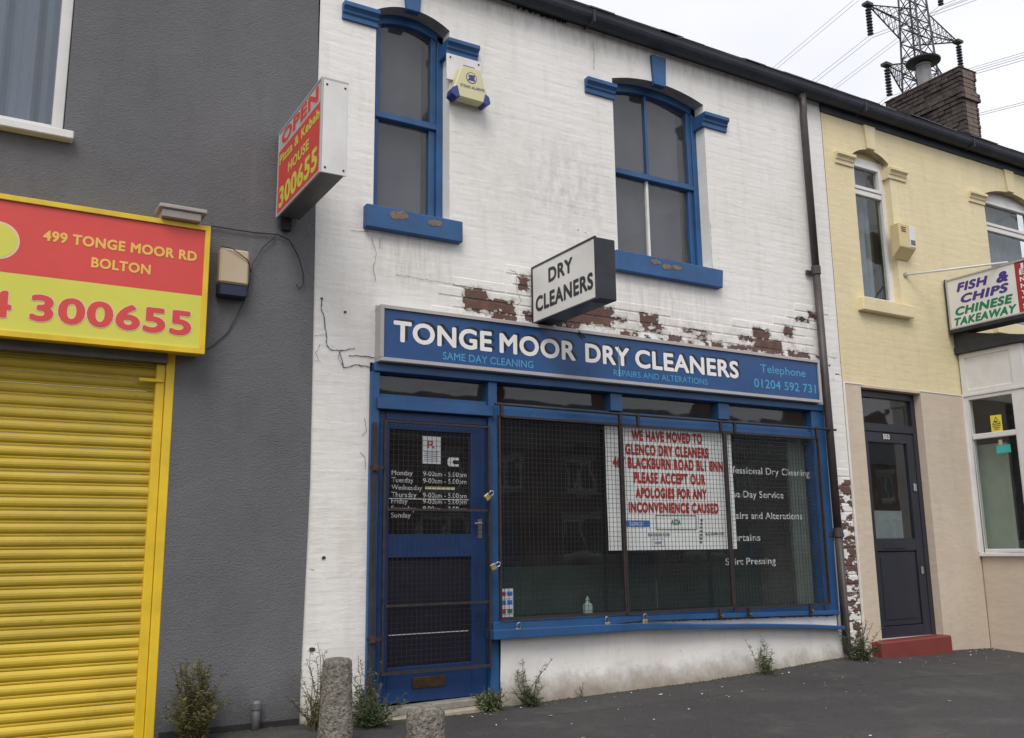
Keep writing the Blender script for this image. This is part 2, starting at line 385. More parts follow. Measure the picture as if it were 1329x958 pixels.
CONC = mat('step_concrete', (0.28, 0.26, 0.225), 0.85, var=0.25, vs=9, bump=0.5, bs=50, bd=.006, dirt=0.6, dirtc=(0.11, .10, .08), ds=5)
BOLL = mat('bollard_aggregate_concrete', (0.215, 0.195, 0.165), 0.95, var=0.65, vs=45, bump=1.0, bs=60, bd=.025, dirt=0.6, dirtc=(0.10, .085, .075), ds=7)
CHIMB = mat('sooty_chimney_brick', (0.048, 0.036, 0.034), 0.9, var=0.7, vs=9, bump=0.6, bs=20, bd=.02, dirt=0.5, dirtc=(0.115, .085, .07), ds=3)
CHIMR = mat('rendered_chimney_face', (0.175, 0.135, 0.115), 0.9, var=0.3, vs=4, bump=0.6, bs=12, bd=.02, dirt=0.6, dirtc=(0.05, .04, .04), ds=4)
MORT = mat('chimney_mortar', (0.10, 0.09, 0.085), 0.95, var=0.3, bump=0.3)
POTM = mat('grey_flue_metal', (0.20, 0.20, 0.21), 0.5, var=0.2, vs=6, bump=0.05)
LATT = mat('galvanised_pylon_steel', (0.045, 0.046, 0.055), 0.6, var=0.1, bump=0)
INSUL = mat('insulator_glaze', (0.045, 0.035, 0.06), 0.35, var=0.1, bump=0)
CABLE = mat('power_line_metal', (0.20, 0.20, 0.23), 0.6, var=0.05, bump=0)
CABLEB = mat('black_cable_rubber', (0.02, 0.02, 0.022), 0.6, var=0.1, bump=0)
CRACK = mat('dark_crack_grit', (0.050, 0.045, 0.042), 1.0, var=0.4, vs=30, bump=0)  # dark grit tone for cracks and holes
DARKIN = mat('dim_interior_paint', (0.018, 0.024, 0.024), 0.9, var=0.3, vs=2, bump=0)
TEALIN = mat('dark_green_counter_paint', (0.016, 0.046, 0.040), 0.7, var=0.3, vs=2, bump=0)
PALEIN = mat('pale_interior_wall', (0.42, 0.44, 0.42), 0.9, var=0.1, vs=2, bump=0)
BLIND = mat('grey_roller_blind', (0.175, 0.175, 0.188), 0.9, var=0.28, vs=1.6, bump=0.05, stretch=(1.5, 1, .7), dirt=.35, dirtc=(.08, .08, .085), ds=1.2)
NET = mat('net_curtain_cloth', (0.30, 0.35, 0.42), 0.9, var=0.08, vs=5, bump=0, stretch=(3, 1, .3))
NETY = mat('pale_blue_net_curtain', (0.20, 0.245, 0.29), 0.9, var=0.25, vs=3, bump=0)
LEAFO = mat('olive_foliage', (0.130, 0.120, 0.040), 0.7, var=0.5, vs=25, bump=0)
LEAFG = mat('weed_foliage', (0.095, 0.120, 0.050), 0.7, var=0.5, vs=25, bump=0)
LEAFD = mat('dark_weed_foliage', (0.050, 0.080, 0.026), 0.7, var=0.5, vs=25, bump=0)
STEM = mat('weed_stem', (0.10, 0.085, 0.045), 0.8, var=0.3, bump=0)
FLAKE = mat('paint_flake', (0.70, 0.68, 0.64), 0.8, var=0.1, bump=0.1)
MOSS = mat('kerbside_moss', (0.055, 0.055, 0.022), 0.95, var=0.5, vs=30, bump=0.6, bs=60, bd=.01)
SEALB = mat('black_damp_course', (0.02, 0.02, 0.022), 0.8, var=0.3, bump=0.2)
KERB = mat('kerb_concrete', (0.30, 0.285, 0.265), 0.85, var=0.2, vs=5, bump=0.3)
ROADM = mat('road_asphalt', (0.052, 0.052, 0.054), 0.85, var=0.25, vs=1.5, bump=0.4, bs=70)
LAND = mat('rough_grass_land', (0.05, 0.07, 0.03), 0.95, var=0.4, vs=.3, bump=0.2)
LINEW = mat('road_line_paint', (0.7, 0.7, 0.68), 0.7, var=0.15, vs=10, bump=0)
OPBR = mat('far_red_brick', (0.17, 0.075, 0.055), 0.9, var=0.3, vs=2, bump=0.2)
OPREN = mat('far_cream_render', (0.42, 0.39, 0.33), 0.9, var=0.1, vs=2, bump=0.1)
GL_UP = glass('upstairs_window_glass', (0.80, 0.82, 0.84), 0.10)
GL_SH = glass('shop_window_glass', (0.88, 0.92, 0.90), 0.04)
GL_PV = glass('pvc_window_glass', (0.85, 0.88, 0.88), 0.03)
GL_FAR = mat('far_window_glass', (0.03, 0.035, 0.04), 0.1, var=0.1, bump=0)

# ------------------------------------------------------------------ mesh helpers
WORLD = {}
class MB:
    def __init__(s): s.v = []; s.f = []
    def quad(s, a, b, c, d):
        i = len(s.v); s.v += [a, b, c, d]; s.f.append((i, i + 1, i + 2, i + 3)); return s
    def poly(s, pts):
        i = len(s.v); s.v += list(pts); s.f.append(tuple(range(i, i + len(pts)))); return s
    def box(s, x0, x1, y0, y1, z0, z1):
        i = len(s.v)
        s.v += [(x0, y0, z0), (x1, y0, z0), (x1, y1, z0), (x0, y1, z0), (x0, y0, z1), (x1, y0, z1), (x1, y1, z1), (x0, y1, z1)]
        s.f += [tuple(i + k for k in q) for q in ((0, 3, 2, 1), (4, 5, 6, 7), (0, 1, 5, 4), (1, 2, 6, 5), (2, 3, 7, 6), (3, 0, 4, 7))]
        return s
    def pxz(s, poly, y0, y1):
        n = len(poly); i = len(s.v)
        s.v += [(x, y0, z) for x, z in poly] + [(x, y1, z) for x, z in poly]
        s.f.append(tuple(range(i, i + n))); s.f.append(tuple(range(i + 2 * n - 1, i + n - 1, -1)))
        for k in range(n):
            j = (k + 1) % n
            s.f.append((i + k, i + n + k, i + n + j, i + j))
        return s
    def pyz(s, poly, x0, x1):
        n = len(poly); i = len(s.v)
        s.v += [(x0, y, z) for y, z in poly] + [(x1, y, z) for y, z in poly]
        s.f.append(tuple(range(i, i + n))); s.f.append(tuple(range(i + 2 * n - 1, i + n - 1, -1)))
        for k in range(n):
            j = (k + 1) % n
            s.f.append((i + k, i + n + k, i + n + j, i + j))
        return s
    def tube(s, pts, r, n=8, cap=True):
        pts = [Vector(p) for p in pts]
        rr = r if hasattr(r, '__len__') else [r] * len(pts)
        base = len(s.v)
        for k, p in enumerate(pts):
            t = (pts[min(k + 1, len(pts) - 1)] - pts[max(k - 1, 0)])
            if t.length < 1e-9: t = Vector((0, 0, 1))
            t.normalize()
            a = t.cross(Vector((0, 0, 1)) if abs(t.z) < 0.9 else Vector((0, 1, 0))).normalized(); b = t.cross(a)
            for q in range(n):
                an = 2 * math.pi * q / n
                s.v.append(tuple(p + (a * math.cos(an) + b * math.sin(an)) * rr[k]))
        for k in range(len(pts) - 1):
            for q in range(n):
                q2 = (q + 1) % n
                s.f.append((base + k * n + q, base + k * n + q2, base + (k + 1) * n + q2, base + (k + 1) * n + q))
        if cap:
            s.f.append(tuple(base + q for q in range(n - 1, -1, -1)))
            s.f.append(tuple(base + (len(pts) - 1) * n + q for q in range(n)))
        return s
    def lathe(s, cx, cy, prof, n=24):
        base = len(s.v)
        for r, z in prof:
            for q in range(n):
                an = 2 * math.pi * q / n
                s.v.append((cx + r * math.cos(an), cy + r * math.sin(an), z))
        for k in range(len(prof) - 1):
            for q in range(n):
                q2 = (q + 1) % n
                s.f.append((base + k * n + q, base + k * n + q2, base + (k + 1) * n + q2, base + (k + 1) * n + q))
        s.f.append(tuple(base + q for q in range(n - 1, -1, -1)))
        s.f.append(tuple(base + (len(prof) - 1) * n + q for q in range(n)))
        return s
    def wall(s, x0, x1, z0, z1, y, ops, depth=0.2):
        xs = sorted({x0, x1, *[v for o in ops for v in o[:2] if x0 < v < x1]})
        zs = sorted({z0, z1, *[v for o in ops for v in o[2:4] if z0 < v < z1]})
        for i in range(len(xs) - 1):
            for j in range(len(zs) - 1):
                cx, cz = (xs[i] + xs[i + 1]) / 2, (zs[j] + zs[j + 1]) / 2
                if any(o[0] < cx < o[1] and o[2] < cz < o[3] for o in ops): continue
                s.quad((xs[i], y, zs[j]), (xs[i + 1], y, zs[j]), (xs[i + 1], y, zs[j + 1]), (xs[i], y, zs[j + 1]))
        for o in ops:
            a, b, c, d = o[:4]; e = y + depth
            s.quad((a, y, c), (a, y, d), (a, e, d), (a, e, c))
            s.quad((b, y, c), (b, e, c), (b, e, d), (b, y, d))
            if c > z0 + 1e-6: s.quad((a, y, c), (a, e, c), (b, e, c), (b, y, c))
            if len(o) < 5: s.quad((a, y, d), (b, y, d), (b, e, d), (a, e, d))
        return s
    def data(s, off=(0, 0, 0), name='m', material=None, bevel=0, smooth=False):
        me = bpy.data.meshes.new(name)
        me.from_pydata([(a - off[0], b - off[1], c - off[2]) for a, b, c in s.v], [], s.f)
        if bevel or smooth is not None:
            bm = bmesh.new(); bm.from_mesh(me)
            bmesh.ops.recalc_face_normals(bm, faces=bm.faces)
            if bevel:
                bmesh.ops.remove_doubles(bm, verts=bm.verts, dist=1e-6)
                ed = [e for e in bm.edges if len(e.link_faces) == 2 and e.calc_face_angle(0) > 0.5]
                bmesh.ops.bevel(bm, geom=ed, offset=bevel, segments=1, affect='EDGES', clamp_overlap=True)
            bm.to_mesh(me); bm.free()
        if smooth:
            for p in me.polygons: p.use_smooth = True
        if material: me.materials.append(material)
        me.update()
        return me
    def build(s, name, material, parent=None, bevel=0, smooth=False, label=None, kind=None):
        if parent is not None: off = WORLD[parent]
        else:
            xs = [v[0] for v in s.v]; ys = [v[1] for v in s.v]; zs = [v[2] for v in s.v]
            off = ((min(xs) + max(xs)) / 2, (min(ys) + max(ys)) / 2, min(zs))
        me = s.data(off, name, material, bevel, smooth)
        o = bpy.data.objects.new(name, me); COL.objects.link(o)
        if parent is not None: o.parent = parent
        else: o.location = off
        WORLD[o] = off
        if label: o['label'] = label
        if kind: o['kind'] = kind
        return o
def bx(*a): return MB().box(*a)
def thing(name, loc, label, cat, group=None):
    o = bpy.data.objects.new(name, None); COL.objects.link(o)
    o.location = loc; o['label'] = label; o['category'] = cat; o.empty_display_size = 0.1
    if group: o['group'] = group
    WORLD[o] = tuple(loc)
    return o
def tag(o, label, cat, group=None):
    o['label'] = label; o['category'] = cat
    if group: o['group'] = group
    return o
def struct(o): o['kind'] = 'structure'; return o
def inst(name, me, parent, loc, rot=None, label=None):
    o = bpy.data.objects.new(name, me); COL.objects.link(o); o.parent = parent
    w0 = WORLD[parent]; o.location = (loc[0] - w0[0], loc[1] - w0[1], loc[2] - w0[2])
    if rot: o.rotation_euler = rot
    WORLD[o] = tuple(loc)
    if label: o['label'] = label
    return o
def copy_tree(o, parent=None):
    c = o.copy(); COL.objects.link(c); c.parent = parent
    for ch in o.children: copy_tree(ch, c)
    return c

def _text_mesh(s, bold, shear, res=5, sp=None):
    cu = bpy.data.curves.new('t', 'FONT'); cu.body = s; cu.size = 1; cu.offset = bold; cu.shear = shear
    cu.resolution_u = res; cu.space_character = 1 + 1.6 * (bold if sp is None else sp); cu.align_x = 'LEFT'; cu.fill_mode = 'FRONT'
    o = bpy.data.objects.new('t', cu); COL.objects.link(o)
    dg = bpy.context.evaluated_depsgraph_get(); dg.update()
    me = bpy.data.meshes.new_from_object(o.evaluated_get(dg), depsgraph=dg)
    bpy.data.objects.remove(o); bpy.data.curves.remove(cu)
    return me
CAP = None
def text(parent, name, s, material, plane, c, u0, u1, zb, zt, bold=0.0, shear=0.0, fn=None, du=0.0, dz=0.0, bold2=None):
    """flat lettering: plane 'F' faces -Y at y=c, plane 'S' faces -X at x=c (u runs towards -Y); zb/zt baseline and cap top.
    Heavy lettering is laid in a few shifted layers a hair apart."""
    global CAP
    if CAP is None: CAP = max(v.co.y for v in _text_mesh('H', 0, 0).vertices)
    me = _text_mesh(s, 0, shear, 4, bold * 1.3)
    xs = [v.co.x for v in me.vertices]; a, b = min(xs) - bold, max(xs) + bold
    kz = (zt - zb) / (CAP + 2 * bold)
    ku = kz * 0.95 if u1 is None else (u1 - u0) / (b - a)
    w0 = WORLD[parent]
    rad = bold if bold2 is None else bold2
    offs = [(0, 0)] if rad < 0.008 else [(0, 0)] + [(rad * math.cos(k * math.pi / 4), rad * math.sin(k * math.pi / 4)) for k in range(8)]
    V, F = [], []
    for li, (ox, oy) in enumerate(offs):
        base = len(V); lay = 0.00006 * li
        for v in me.vertices:
            u = u0 + (v.co.x + ox - a) * ku + du; z = zb + (v.co.y + oy + bold) * kz + dz
            p = (u, c - lay, z) if plane == 'F' else (c - lay, -u, z)
            if fn: p = fn(p)
            V.append((p[0] - w0[0], p[1] - w0[1], p[2] - w0[2]))
        F += [tuple(base + q for q in f.vertices) for f in me.polygons]
    bpy.data.meshes.remove(me)
    me = bpy.data.meshes.new(name); me.from_pydata(V, [], F); me.materials.append(material); me.update()
    o = bpy.data.objects.new(name, me); COL.objects.link(o); o.parent = parent; WORLD[o] = w0
    return o

# ------------------------------------------------------------------ brick facing generator
def rsub(r, o):
    x0, x1, z0, z1 = r; a, b, c, d = o[:4]
    if b <= x0 or a >= x1 or d <= z0 or c >= z1: return [r]
    res = []
    if a > x0: res.append((x0, a, z0, z1))
    if b < x1: res.append((b, x1, z0, z1))
    m0, m1 = max(x0, a), min(x1, b)
    if c > z0: res.append((m0, m1, z0, c))
    if d < z1: res.append((m0, m1, d, z1))
    return res
def bricks(x0, x1, z0, z1, ops, course=0.0815, L=0.232, j=0.010):
    out = []; k = 0; z = z0
    while z < z1 - 0.015:
        header = (k % 4 == 3)
        ln = L / 2 if header else L
        x = x0 - (0 if header else (ln / 2 if k % 2 else 0)) - (0.06 if k % 4 == 2 else 0)
        while x < x1:
            r = (max(x, x0), min(x + ln - 0.4 * j, x1), z, min(z + course - j, z1))
            x += ln
            if r[1] - r[0] < 0.02: continue
            rs = [r]
            for o in ops: rs = [q for rr in rs for q in rsub(rr, o)]
            out += [q for q in rs if q[1] - q[0] > 0.02 and q[3] - q[2] > 0.015]
        z += course; k += 1
    return out
def brick_faces(mb, w_, h_, cx, cy, cz, d=0.004, ins=0.0055, jit=0.0):
    e = [random.uniform(-jit, jit) for _ in range(4)]
    i = len(mb.v)
    mb.v += [(cx - w_ / 2, cy, cz - h_ / 2), (cx + w_ / 2, cy, cz - h_ / 2), (cx + w_ / 2, cy, cz + h_ / 2), (cx - w_ / 2, cy, cz + h_ / 2),
             (cx - w_ / 2 + ins, cy - d + e[0], cz - h_ / 2 + ins), (cx + w_ / 2 - ins, cy - d + e[1], cz - h_ / 2 + ins),
             (cx + w_ / 2 - ins, cy - d + e[2], cz + h_ / 2 - ins), (cx - w_ / 2 + ins, cy - d + e[3], cz + h_ / 2 - ins)]
    mb.f += [(i + 4, i + 5, i + 6, i + 7), (i, i + 1, i + 5, i + 4), (i + 1, i + 2, i + 6, i + 5), (i + 2, i + 3, i + 7, i + 6), (i + 3, i, i + 4, i + 7)]

def arc_pts(x0, x1, zs, rise, n=12):
    c = (x1 - x0) / 2; R = (c * c + rise * rise) / (2 * rise); cx = (x0 + x1) / 2; cz = zs + rise - R
    a = math.asin(c / R)
    return [(cx + R * math.sin(t), cz + R * math.cos(t)) for t in [(-a + 2 * a * k / n) for k in range(n + 1)]]

# =================================================================== SETTING: ground
def gz(x, y):
    P = [(-40, 0.0), (1.9, 0.0), (2.9, -0.028), (3.6, -0.018), (4.5, 0.0), (5.3, 0.012), (6.0, 0.04), (6.8, 0.085), (7.4, 0.055), (8.5, 0.045), (9.1, 0.022), (60, 0.02)]
    z = P[-1][1]
    for (a, za), (b, zb) in zip(P, P[1:]):
        if a <= x <= b: z = za + (zb - za) * (x - a) / (b - a); break
    f = max(0, min(1, (y + 1.4) / 1.4))
    return z * f - 0.018 * (-y if y < 0 else 0) + 0.008 * mnoise.noise(Vector((x * 1.3, y * 1.3, 0)))
mb = MB()
xs = [-40, -20, -8] + [-4 + 0.25 * i for i in range(60)] + [14, 20, 35, 60]
ys = [-3.4 + 0.2 * i for i in range(17)] + [0.0, 0.3]
ys = sorted(set(round(v, 3) for v in ys))
for iy, y in enumerate(ys):
    for x in xs: mb.v.append((x, y, gz(x, y)))
nx = len(xs)
for iy in range(len(ys) - 1):
    for ix in range(nx - 1):
        i = iy * nx + ix
        mb.f.append((i, i + 1, i + nx + 1, i + nx))
struct(mb.build('pavement', M_ASPH, smooth=True))
struct(bx(-600, 600, -600, 600, -0.6, -0.26).build('ground', LAND))
struct(bx(-60, 80, -15.0, -3.52, -0.255, -0.17).build('road', ROADM))
k_ = MB()
for i in range(-40, 60): k_.box(i * 0.95, i * 0.95 + 0.943, -3.53, -3.4, -0.25, gz(i * 0.95, -3.4) + 0.002)
struct(k_.build('kerb', KERB, bevel=0.008))
struct(bx(-60, 80, -19.5, -15.13, -0.25, -0.05).build('far_pavement', M_ASPH))
k_ = MB()
for i in range(-40, 60): k_.box(i * 0.95, i * 0.95 + 0.943, -15.125, -15.0, -0.25, -0.045)
struct(k_.build('far_kerb', KERB, bevel=0.008))
k_ = MB()
for i in range(-10, 14): k_.box(i * 5, i * 5 + 2.2, -9.3, -9.2, -0.169, -0.164)
struct(k_.build('road_marking', LINEW))

# =================================================================== LEFT: grey rendered takeaway
gh = thing('grey_rendered_shop', (0, 0, 0), 'dark grey rendered takeaway building at the left, with a yellow shutter', 'building')
GO = [(-1.2, 0.335, 3.60, 5.3), (-3.2, 1.066, -0.2, 2.9)]
m = MB().wall(-6.5, 1.70, -0.15, 5.49, -0.012, GO, 0.25)
m.pxz([(1.70, -0.15), (1.926, -0.15), (1.930, 0.3), (1.953, 1.49), (1.940, 3.19), (1.915, 5.0), (1.910, 5.49), (1.70, 5.49)], -0.012, 0.25)
m.quad((-6.5, 7, -0.15), (-6.5, -0.012, -0.15), (-6.5, -0.012, 5.49), (-6.5, 7, 5.49))
m.build('rendered_wall', M_GREY, gh)
bx(1.09, 1.925, -0.02, -0.0, -0.1, 0.035).build('damp_course', SEALB, gh)
wf = MB()
wf.box(0.265, 0.330, 0.045, 0.11, 3.60, 5.295).box(-1.195, -1.13, 0.045, 0.11, 3.60, 5.295).box(-1.13, 0.265, 0.045, 0.11, 3.60, 3.665).box(-1.13, 0.265, 0.045, 0.11, 5.23, 5.295).box(-0.47, -0.41, 0.05, 0.11, 3.665, 5.23)
gw = wf.build('window_frame', WHITEPL, gh, bevel=0.004)
bx(-1.13, 0.265, 0.075, 0.081, 3.665, 5.23).build('pane', GL_UP, gw)
c = MB(); n_ = 90
for i in range(n_):
    xa = -1.19 + 1.52 * i / n_; xb = -1.19 + 1.52 * (i + 1) / n_
    fy = lambda x: 0.19 + 0.022 * math.sin(x * 34) + 0.012 * math.sin(x * 71 + 1)
    c.quad((xa, fy(xa), 3.55), (xb, fy(xb), 3.55), (xb, fy(xb), 5.35), (xa, fy(xa), 5.35))
c.build('net_curtain', NET, gw, smooth=True)
bx(-1.3, 0.385, -0.085, 0.05, 3.545, 3.598).build('window_sill', WHITEPL, gh, bevel=0.006)
# roller shutter
sh = thing('roller_shutter', (-1.1, 0.03, 0), 'closed yellow slatted roller shutter at lower left of the grey wall', 'shutter')
pr = [(0.0, 0.0), (-0.004, 0.003), (-0.005, 0.010), (-0.001, 0.0135), (0.0015, 0.015), (-0.004, 0.019), (-0.010, 0.027), (-0.0135, 0.039), (-0.0125, 0.052), (-0.0075, 0.063), (-0.0015, 0.0705), (0.003, 0.0735)]
sm_ = MB()
for (ya, za), (yb, zb) in zip(pr, pr[1:]): sm_.quad((-2.0, ya, za), (2.06, ya, za), (2.06, yb, zb), (-2.0, yb, zb))
slat = sm_.data((0, 0, 0), 'slat', M_SHUT, smooth=None)
for i in range(31):
    inst('slat', slat, sh, (-1.09, 0.052 + random.uniform(-.0015, .0015), -0.012 + i * 0.0735))
bx(-3.1, 0.97, 0.05, 0.09, -0.05, -0.012).build('bottom_bar', YFRAME, sh)
bx(0.960, 1.012, 0.004, 0.09, -0.06, 2.215).build('guide_rail', YFRAME, sh, bevel=0.004)
bx(1.014, 1.066, -0.012, 0.10, -0.06, 2.30).build('guide_rail', YFRAME, sh, bevel=0.004)
bx(0.86, 1.0, -0.012, 0.002, 2.10, 2.118).build('rail_bracket', YFRAME, sh)
bx(-3.15, 1.01, -0.05, 0.20, 2.217, 2.85).build('shutter_box', UNDERM, sh)
# yellow fascia box sign
ys_ = thing('takeaway_fascia_sign', (-1, -0.1, 2.27), 'large red and lime box sign reading 499 TONGE MOOR RD above the yellow shutter', 'sign')
bx(-3.15, 1.20, -0.150, -0.014, 2.275, 3.085).build('sign_box', YFRAME, ys_, bevel=0.004)
fr = MB().box(-3.2, 1.206, -0.172, -0.145, 3.066, 3.098).box(-3.2, 1.206, -0.172, -0.145, 2.265, 2.30).box(1.174, 1.206, -0.172, -0.145, 2.30, 3.066)
fr.build('sign_frame', YFRAME, ys_, bevel=0.003)
bx(-3.15, 1.174, -0.158, -0.1505, 2.64, 3.066).build('red_panel', SIGNRED, ys_)
bx(-3.15, 1.174, -0.158, -0.1505, 2.30, 2.639).build('lime_panel', SIGNLIME, ys_)
text(ys_, 'lettering', '499 TONGE MOOR RD', SIGNGOLD, 'F', -0.1600, 0.263, 1.131, 2.856, 2.920, 0.04)
text(ys_, 'lettering', 'BOLTON', SIGNGOLD, 'F', -0.1600, 0.529, 0.863, 2.732, 2.795, 0.035)
for t_, a_, b_ in (('300655', 0.229, 1.121), ('01204', -0.62, 0.135)):
    text(ys_, 'letter_outline', t_, SIGNPINK, 'F', -0.1595, a_, b_, 2.374, 2.529, 0.033, bold2=0.056)
    text(ys_, 'lettering', t_, SIGNRED, 'F', -0.1605, a_, b_, 2.374, 2.529, 0.033)
for r_, mt, yy in ((0.112, SIGNPINK, -0.1590), (0.10, SIGNLIME, -0.1600)):
    MB().poly([(0.035 + r_ * math.cos(t * math.pi / 18), yy, 2.822 + r_ * math.sin(t * math.pi / 18)) for t in range(36)]).build('round_emblem', mt, ys_)
# lamp on top of the sign
fl = thing('flood_light', (1.03, -0.15, 3.10), 'beige metal floodlight sitting on the top corner of the yellow framed sign', 'floodlight')
MB().pyz([(-0.235, 3.152), (-0.235, 3.180), (-0.06, 3.185), (-0.06, 3.155)], 0.880, 1.168).build('lamp_hood', FLOODM, fl, bevel=0.006)
MB().pyz([(-0.222, 3.151), (-0.08, 3.151), (-0.10, 3.100), (-0.215, 3.100)], 0.900, 1.135).build('lamp_body', FLOODM, fl, bevel=0.005)
bx(1.09, 1.13, -0.14, -0.014, 3.09, 3.0995).build('bracket', RUST, fl)
# alarm box on grey wall
ab = thing('cream_alarm_box', (1.38, -0.05, 2.67), 'cream alarm box with dark blue base on the grey wall', 'alarm box')
bx(1.287, 1.474, -0.10, -0.0125, 2.762, 2.995).build('alarm_cover', CREAM, ab, bevel=0.012)
bx(1.287, 1.474, -0.098, -0.0125, 2.675, 2.7605).build('alarm_base', DARKNAVY, ab, bevel=0.012)
ca = MB()
ca.tube([(1.20, -0.03, 3.12), (1.24, -0.03, 3.151), (1.38, -0.03, 3.150), (1.52, -0.028, 3.152), (1.674, -0.03, 3.164), (1.754, -0.035, 3.135), (1.82, -0.03, 3.03), (1.857, -0.03, 2.92), (1.862, -0.03, 2.84), (1.834, -0.03, 2.805), (1.812, -0.03, 2.83)], 0.0045, 5)
tag(ca.build('loose_cable', CABLEB), 'thin black cable looping across the grey wall below the pizza sign', 'cable')
ca = MB()
ca.tube([(1.66, -0.03, 3.15), (1.58, -0.03, 3.06), (1.51, -0.04, 2.93), (1.492, -0.06, 2.80), (1.475, -0.03, 2.69), (1.43, -0.03, 2.58), (1.38, -0.02, 2.46), (1.29, -0.02, 2.36), (1.20, -0.02, 2.30)], 0.0035, 5)
ca.tube([(1.29, -0.1, 3.0), (1.36, -0.115, 2.99), (1.46, -0.11, 2.93), (1.50, -0.05, 2.87)], 0.0035, 5)
tag(ca.build('alarm_cable', CABLEB), 'thin cable hanging over the cream alarm box and down the grey wall', 'cable')
pp = thing('drain_pipe_stub', (1.644, -0.05, -0.02), 'short grey pipe stub at the foot of the grey wall', 'pipe')
MB().tube([(1.644, -0.05, -0.03), (1.644, -0.05, 0.17)], 0.026, 12).build('pipe', UNDERM, pp, smooth=True)
MB().tube([(1.644, -0.05, 0.12), (1.644, -0.05, 0.155)], 0.033, 12).build('collar', UNDERM, pp)
# pizza sign
ps = thing('kebab_projecting_sign', (1.74, -0.02, 3.25), 'projecting red OPEN Pizza & Kebab HOUSE box sign beside the white wall', 'sign')
bx(1.660, 1.815, -0.935, -0.05, 3.285, 3.875).build('sign_box', UNDERM, ps)
sf = MB().box(1.650, 1.822, -0.942, -0.045, 3.872, 3.885).box(1.650, 1.662, -0.942, -0.045, 3.27, 3.285).box(1.650, 1.662, -0.060, -0.045, 3.285, 3.872).box(1.650, 1.662, -0.942, -0.928, 3.285, 3.872)
sf.build('sign_frame', SILVER, ps)
bx(1.664, 1.820, -0.944, -0.9355, 3.272, 3.871).build('end_panel', WHITEPL, ps, bevel=0.003)
for zz in (3.305, 3.84):
    for xx in (1.684, 1.80): MB().tube([(xx, -0.947, zz), (xx, -0.9435, zz)], 0.007, 8).build('screw', RUST, ps)
bx(1.6535, 1.6595, -0.928, -0.060, 3.735, 3.872).build('grey_panel', SIGNGR, ps)
bx(1.6535, 1.6595, -0.928, -0.060, 3.285, 3.734).build('red_panel', SIGNRED, ps)
text(ps, 'letter_outline', 'OPEN', SIGNPINK, 'S', 1.6528, 0.12, 0.88, 3.757, 3.858, 0.05, bold2=0.08)
text(ps, 'lettering', 'OPEN', SIGNRED, 'S', 1.6522, 0.12, 0.88, 3.757, 3.858, 0.05)
text(ps, 'lettering', 'Pizza & Kebab', SIGNLIME, 'S', 1.6525, 0.085, 0.915, 3.632, 3.702, 0.04)
text(ps, 'lettering', 'HOUSE', SIGNLIME, 'S', 1.6525, 0.29, 0.72, 3.505, 3.578, 0.04)
text(ps, 'lettering', '300655', SIGNLIME, 'S', 1.6525, 0.10, 0.89, 3.315, 3.462, 0.04)
bx(1.70, 1.76, -0.052, -0.012, 3.20, 3.90).build('wall_bracket', RUST, ps)

# =================================================================== CENTRE: white painted brick shop
wh = thing('white_painted_shop', (4.5, 0, 0), 'white painted brick dry cleaners shop with blue trim', 'building')
LW = (2.366, 2.980, 3.49, 5.065, 0.09); RW = (4.555, 5.595, 3.49, 5.075, 0.085)   # x0,x1,sill,spring,rise
SHOPO = (2.362, 6.862, -0.2, 2.352)
WO = [(o[0], o[1], o[2], o[3] + o[4], 1) for o in (LW, RW)] + [SHOPO]
m = MB().wall(1.93, 7.176, -0.15, 5.5, 0.0, WO, 0.13)
for o in (LW, RW):
    ap = arc_pts(o[0], o[1], o[3], o[4]); zc = o[3] + o[4]
    for (xa, za), (xb, zb) in zip(ap, ap[1:]):
        m.quad((xa, 0, za), (xb, 0, zb), (xb, 0, zc), (xa, 0, zc))
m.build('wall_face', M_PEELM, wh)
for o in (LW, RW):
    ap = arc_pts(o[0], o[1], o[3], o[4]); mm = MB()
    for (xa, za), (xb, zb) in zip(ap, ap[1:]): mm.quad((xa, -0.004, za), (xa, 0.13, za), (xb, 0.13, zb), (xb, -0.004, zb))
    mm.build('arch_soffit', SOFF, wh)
# brick facing
br = bricks(1.957, 7.170, -0.02, 5.44, [(a - .004, b + .004, c - .01, d + .005) for a, b, c, d in [w_[:4] for w_ in WO]] + [(2.39, 6.78, 2.34, 2.77)])
def in_peel(b):
    if b[0] > 6.88 and b[2] < 1.70: return True
    return any(not (b[1] < p[0] - .06 or b[0] > p[1] + .06 or b[3] < p[2] - .05 or b[2] > p[3] + .05) for p in PEEL)
def size_in_view(b):
    x, z = (b[0] + b[1]) / 2, (b[2] + b[3]) / 2
    d2 = (x) ** 2 + 36 + (z - 1.05) ** 2
    return (b[1] - b[0]) * (b[3] - b[2]) / d2 ** 1.0
br.sort(key=lambda b: (not in_peel(b), -size_in_view(b)))
cache = {}
rest_p, rest_q = MB(), MB()
for i, b in enumerate(br):
    w_, h_ = b[1] - b[0], b[3] - b[2]; cx, cz = (b[0] + b[1]) / 2, (b[2] + b[3]) / 2
    if i < 300:
        pl = in_peel(b); key = (round(w_, 3), round(h_, 3), pl)
        if key not in cache:
            q = MB(); brick_faces(q, w_, h_, 0, 0, 0, 0.0055 if pl else random.uniform(.0002, .0009), 0.0055 if pl else 0.014, 0 if pl else .0005)
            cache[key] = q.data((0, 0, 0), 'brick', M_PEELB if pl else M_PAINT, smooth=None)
        o = inst('brick', cache[key], wh, (cx, 0.0002, cz), (random.uniform(-.008, .008), 0, 0))
    else:
        brick_faces(rest_q if in_peel(b) else rest_p, w_, h_, cx, 0.0002, cz, 0.0009, 0.014, 0.0006)
rest_p.build('painted_brick_facing', M_PAINT, wh, kind='stuff')
if rest_q.v: rest_q.build('peeling_brick_facing', M_PEELB, wh, kind='stuff')
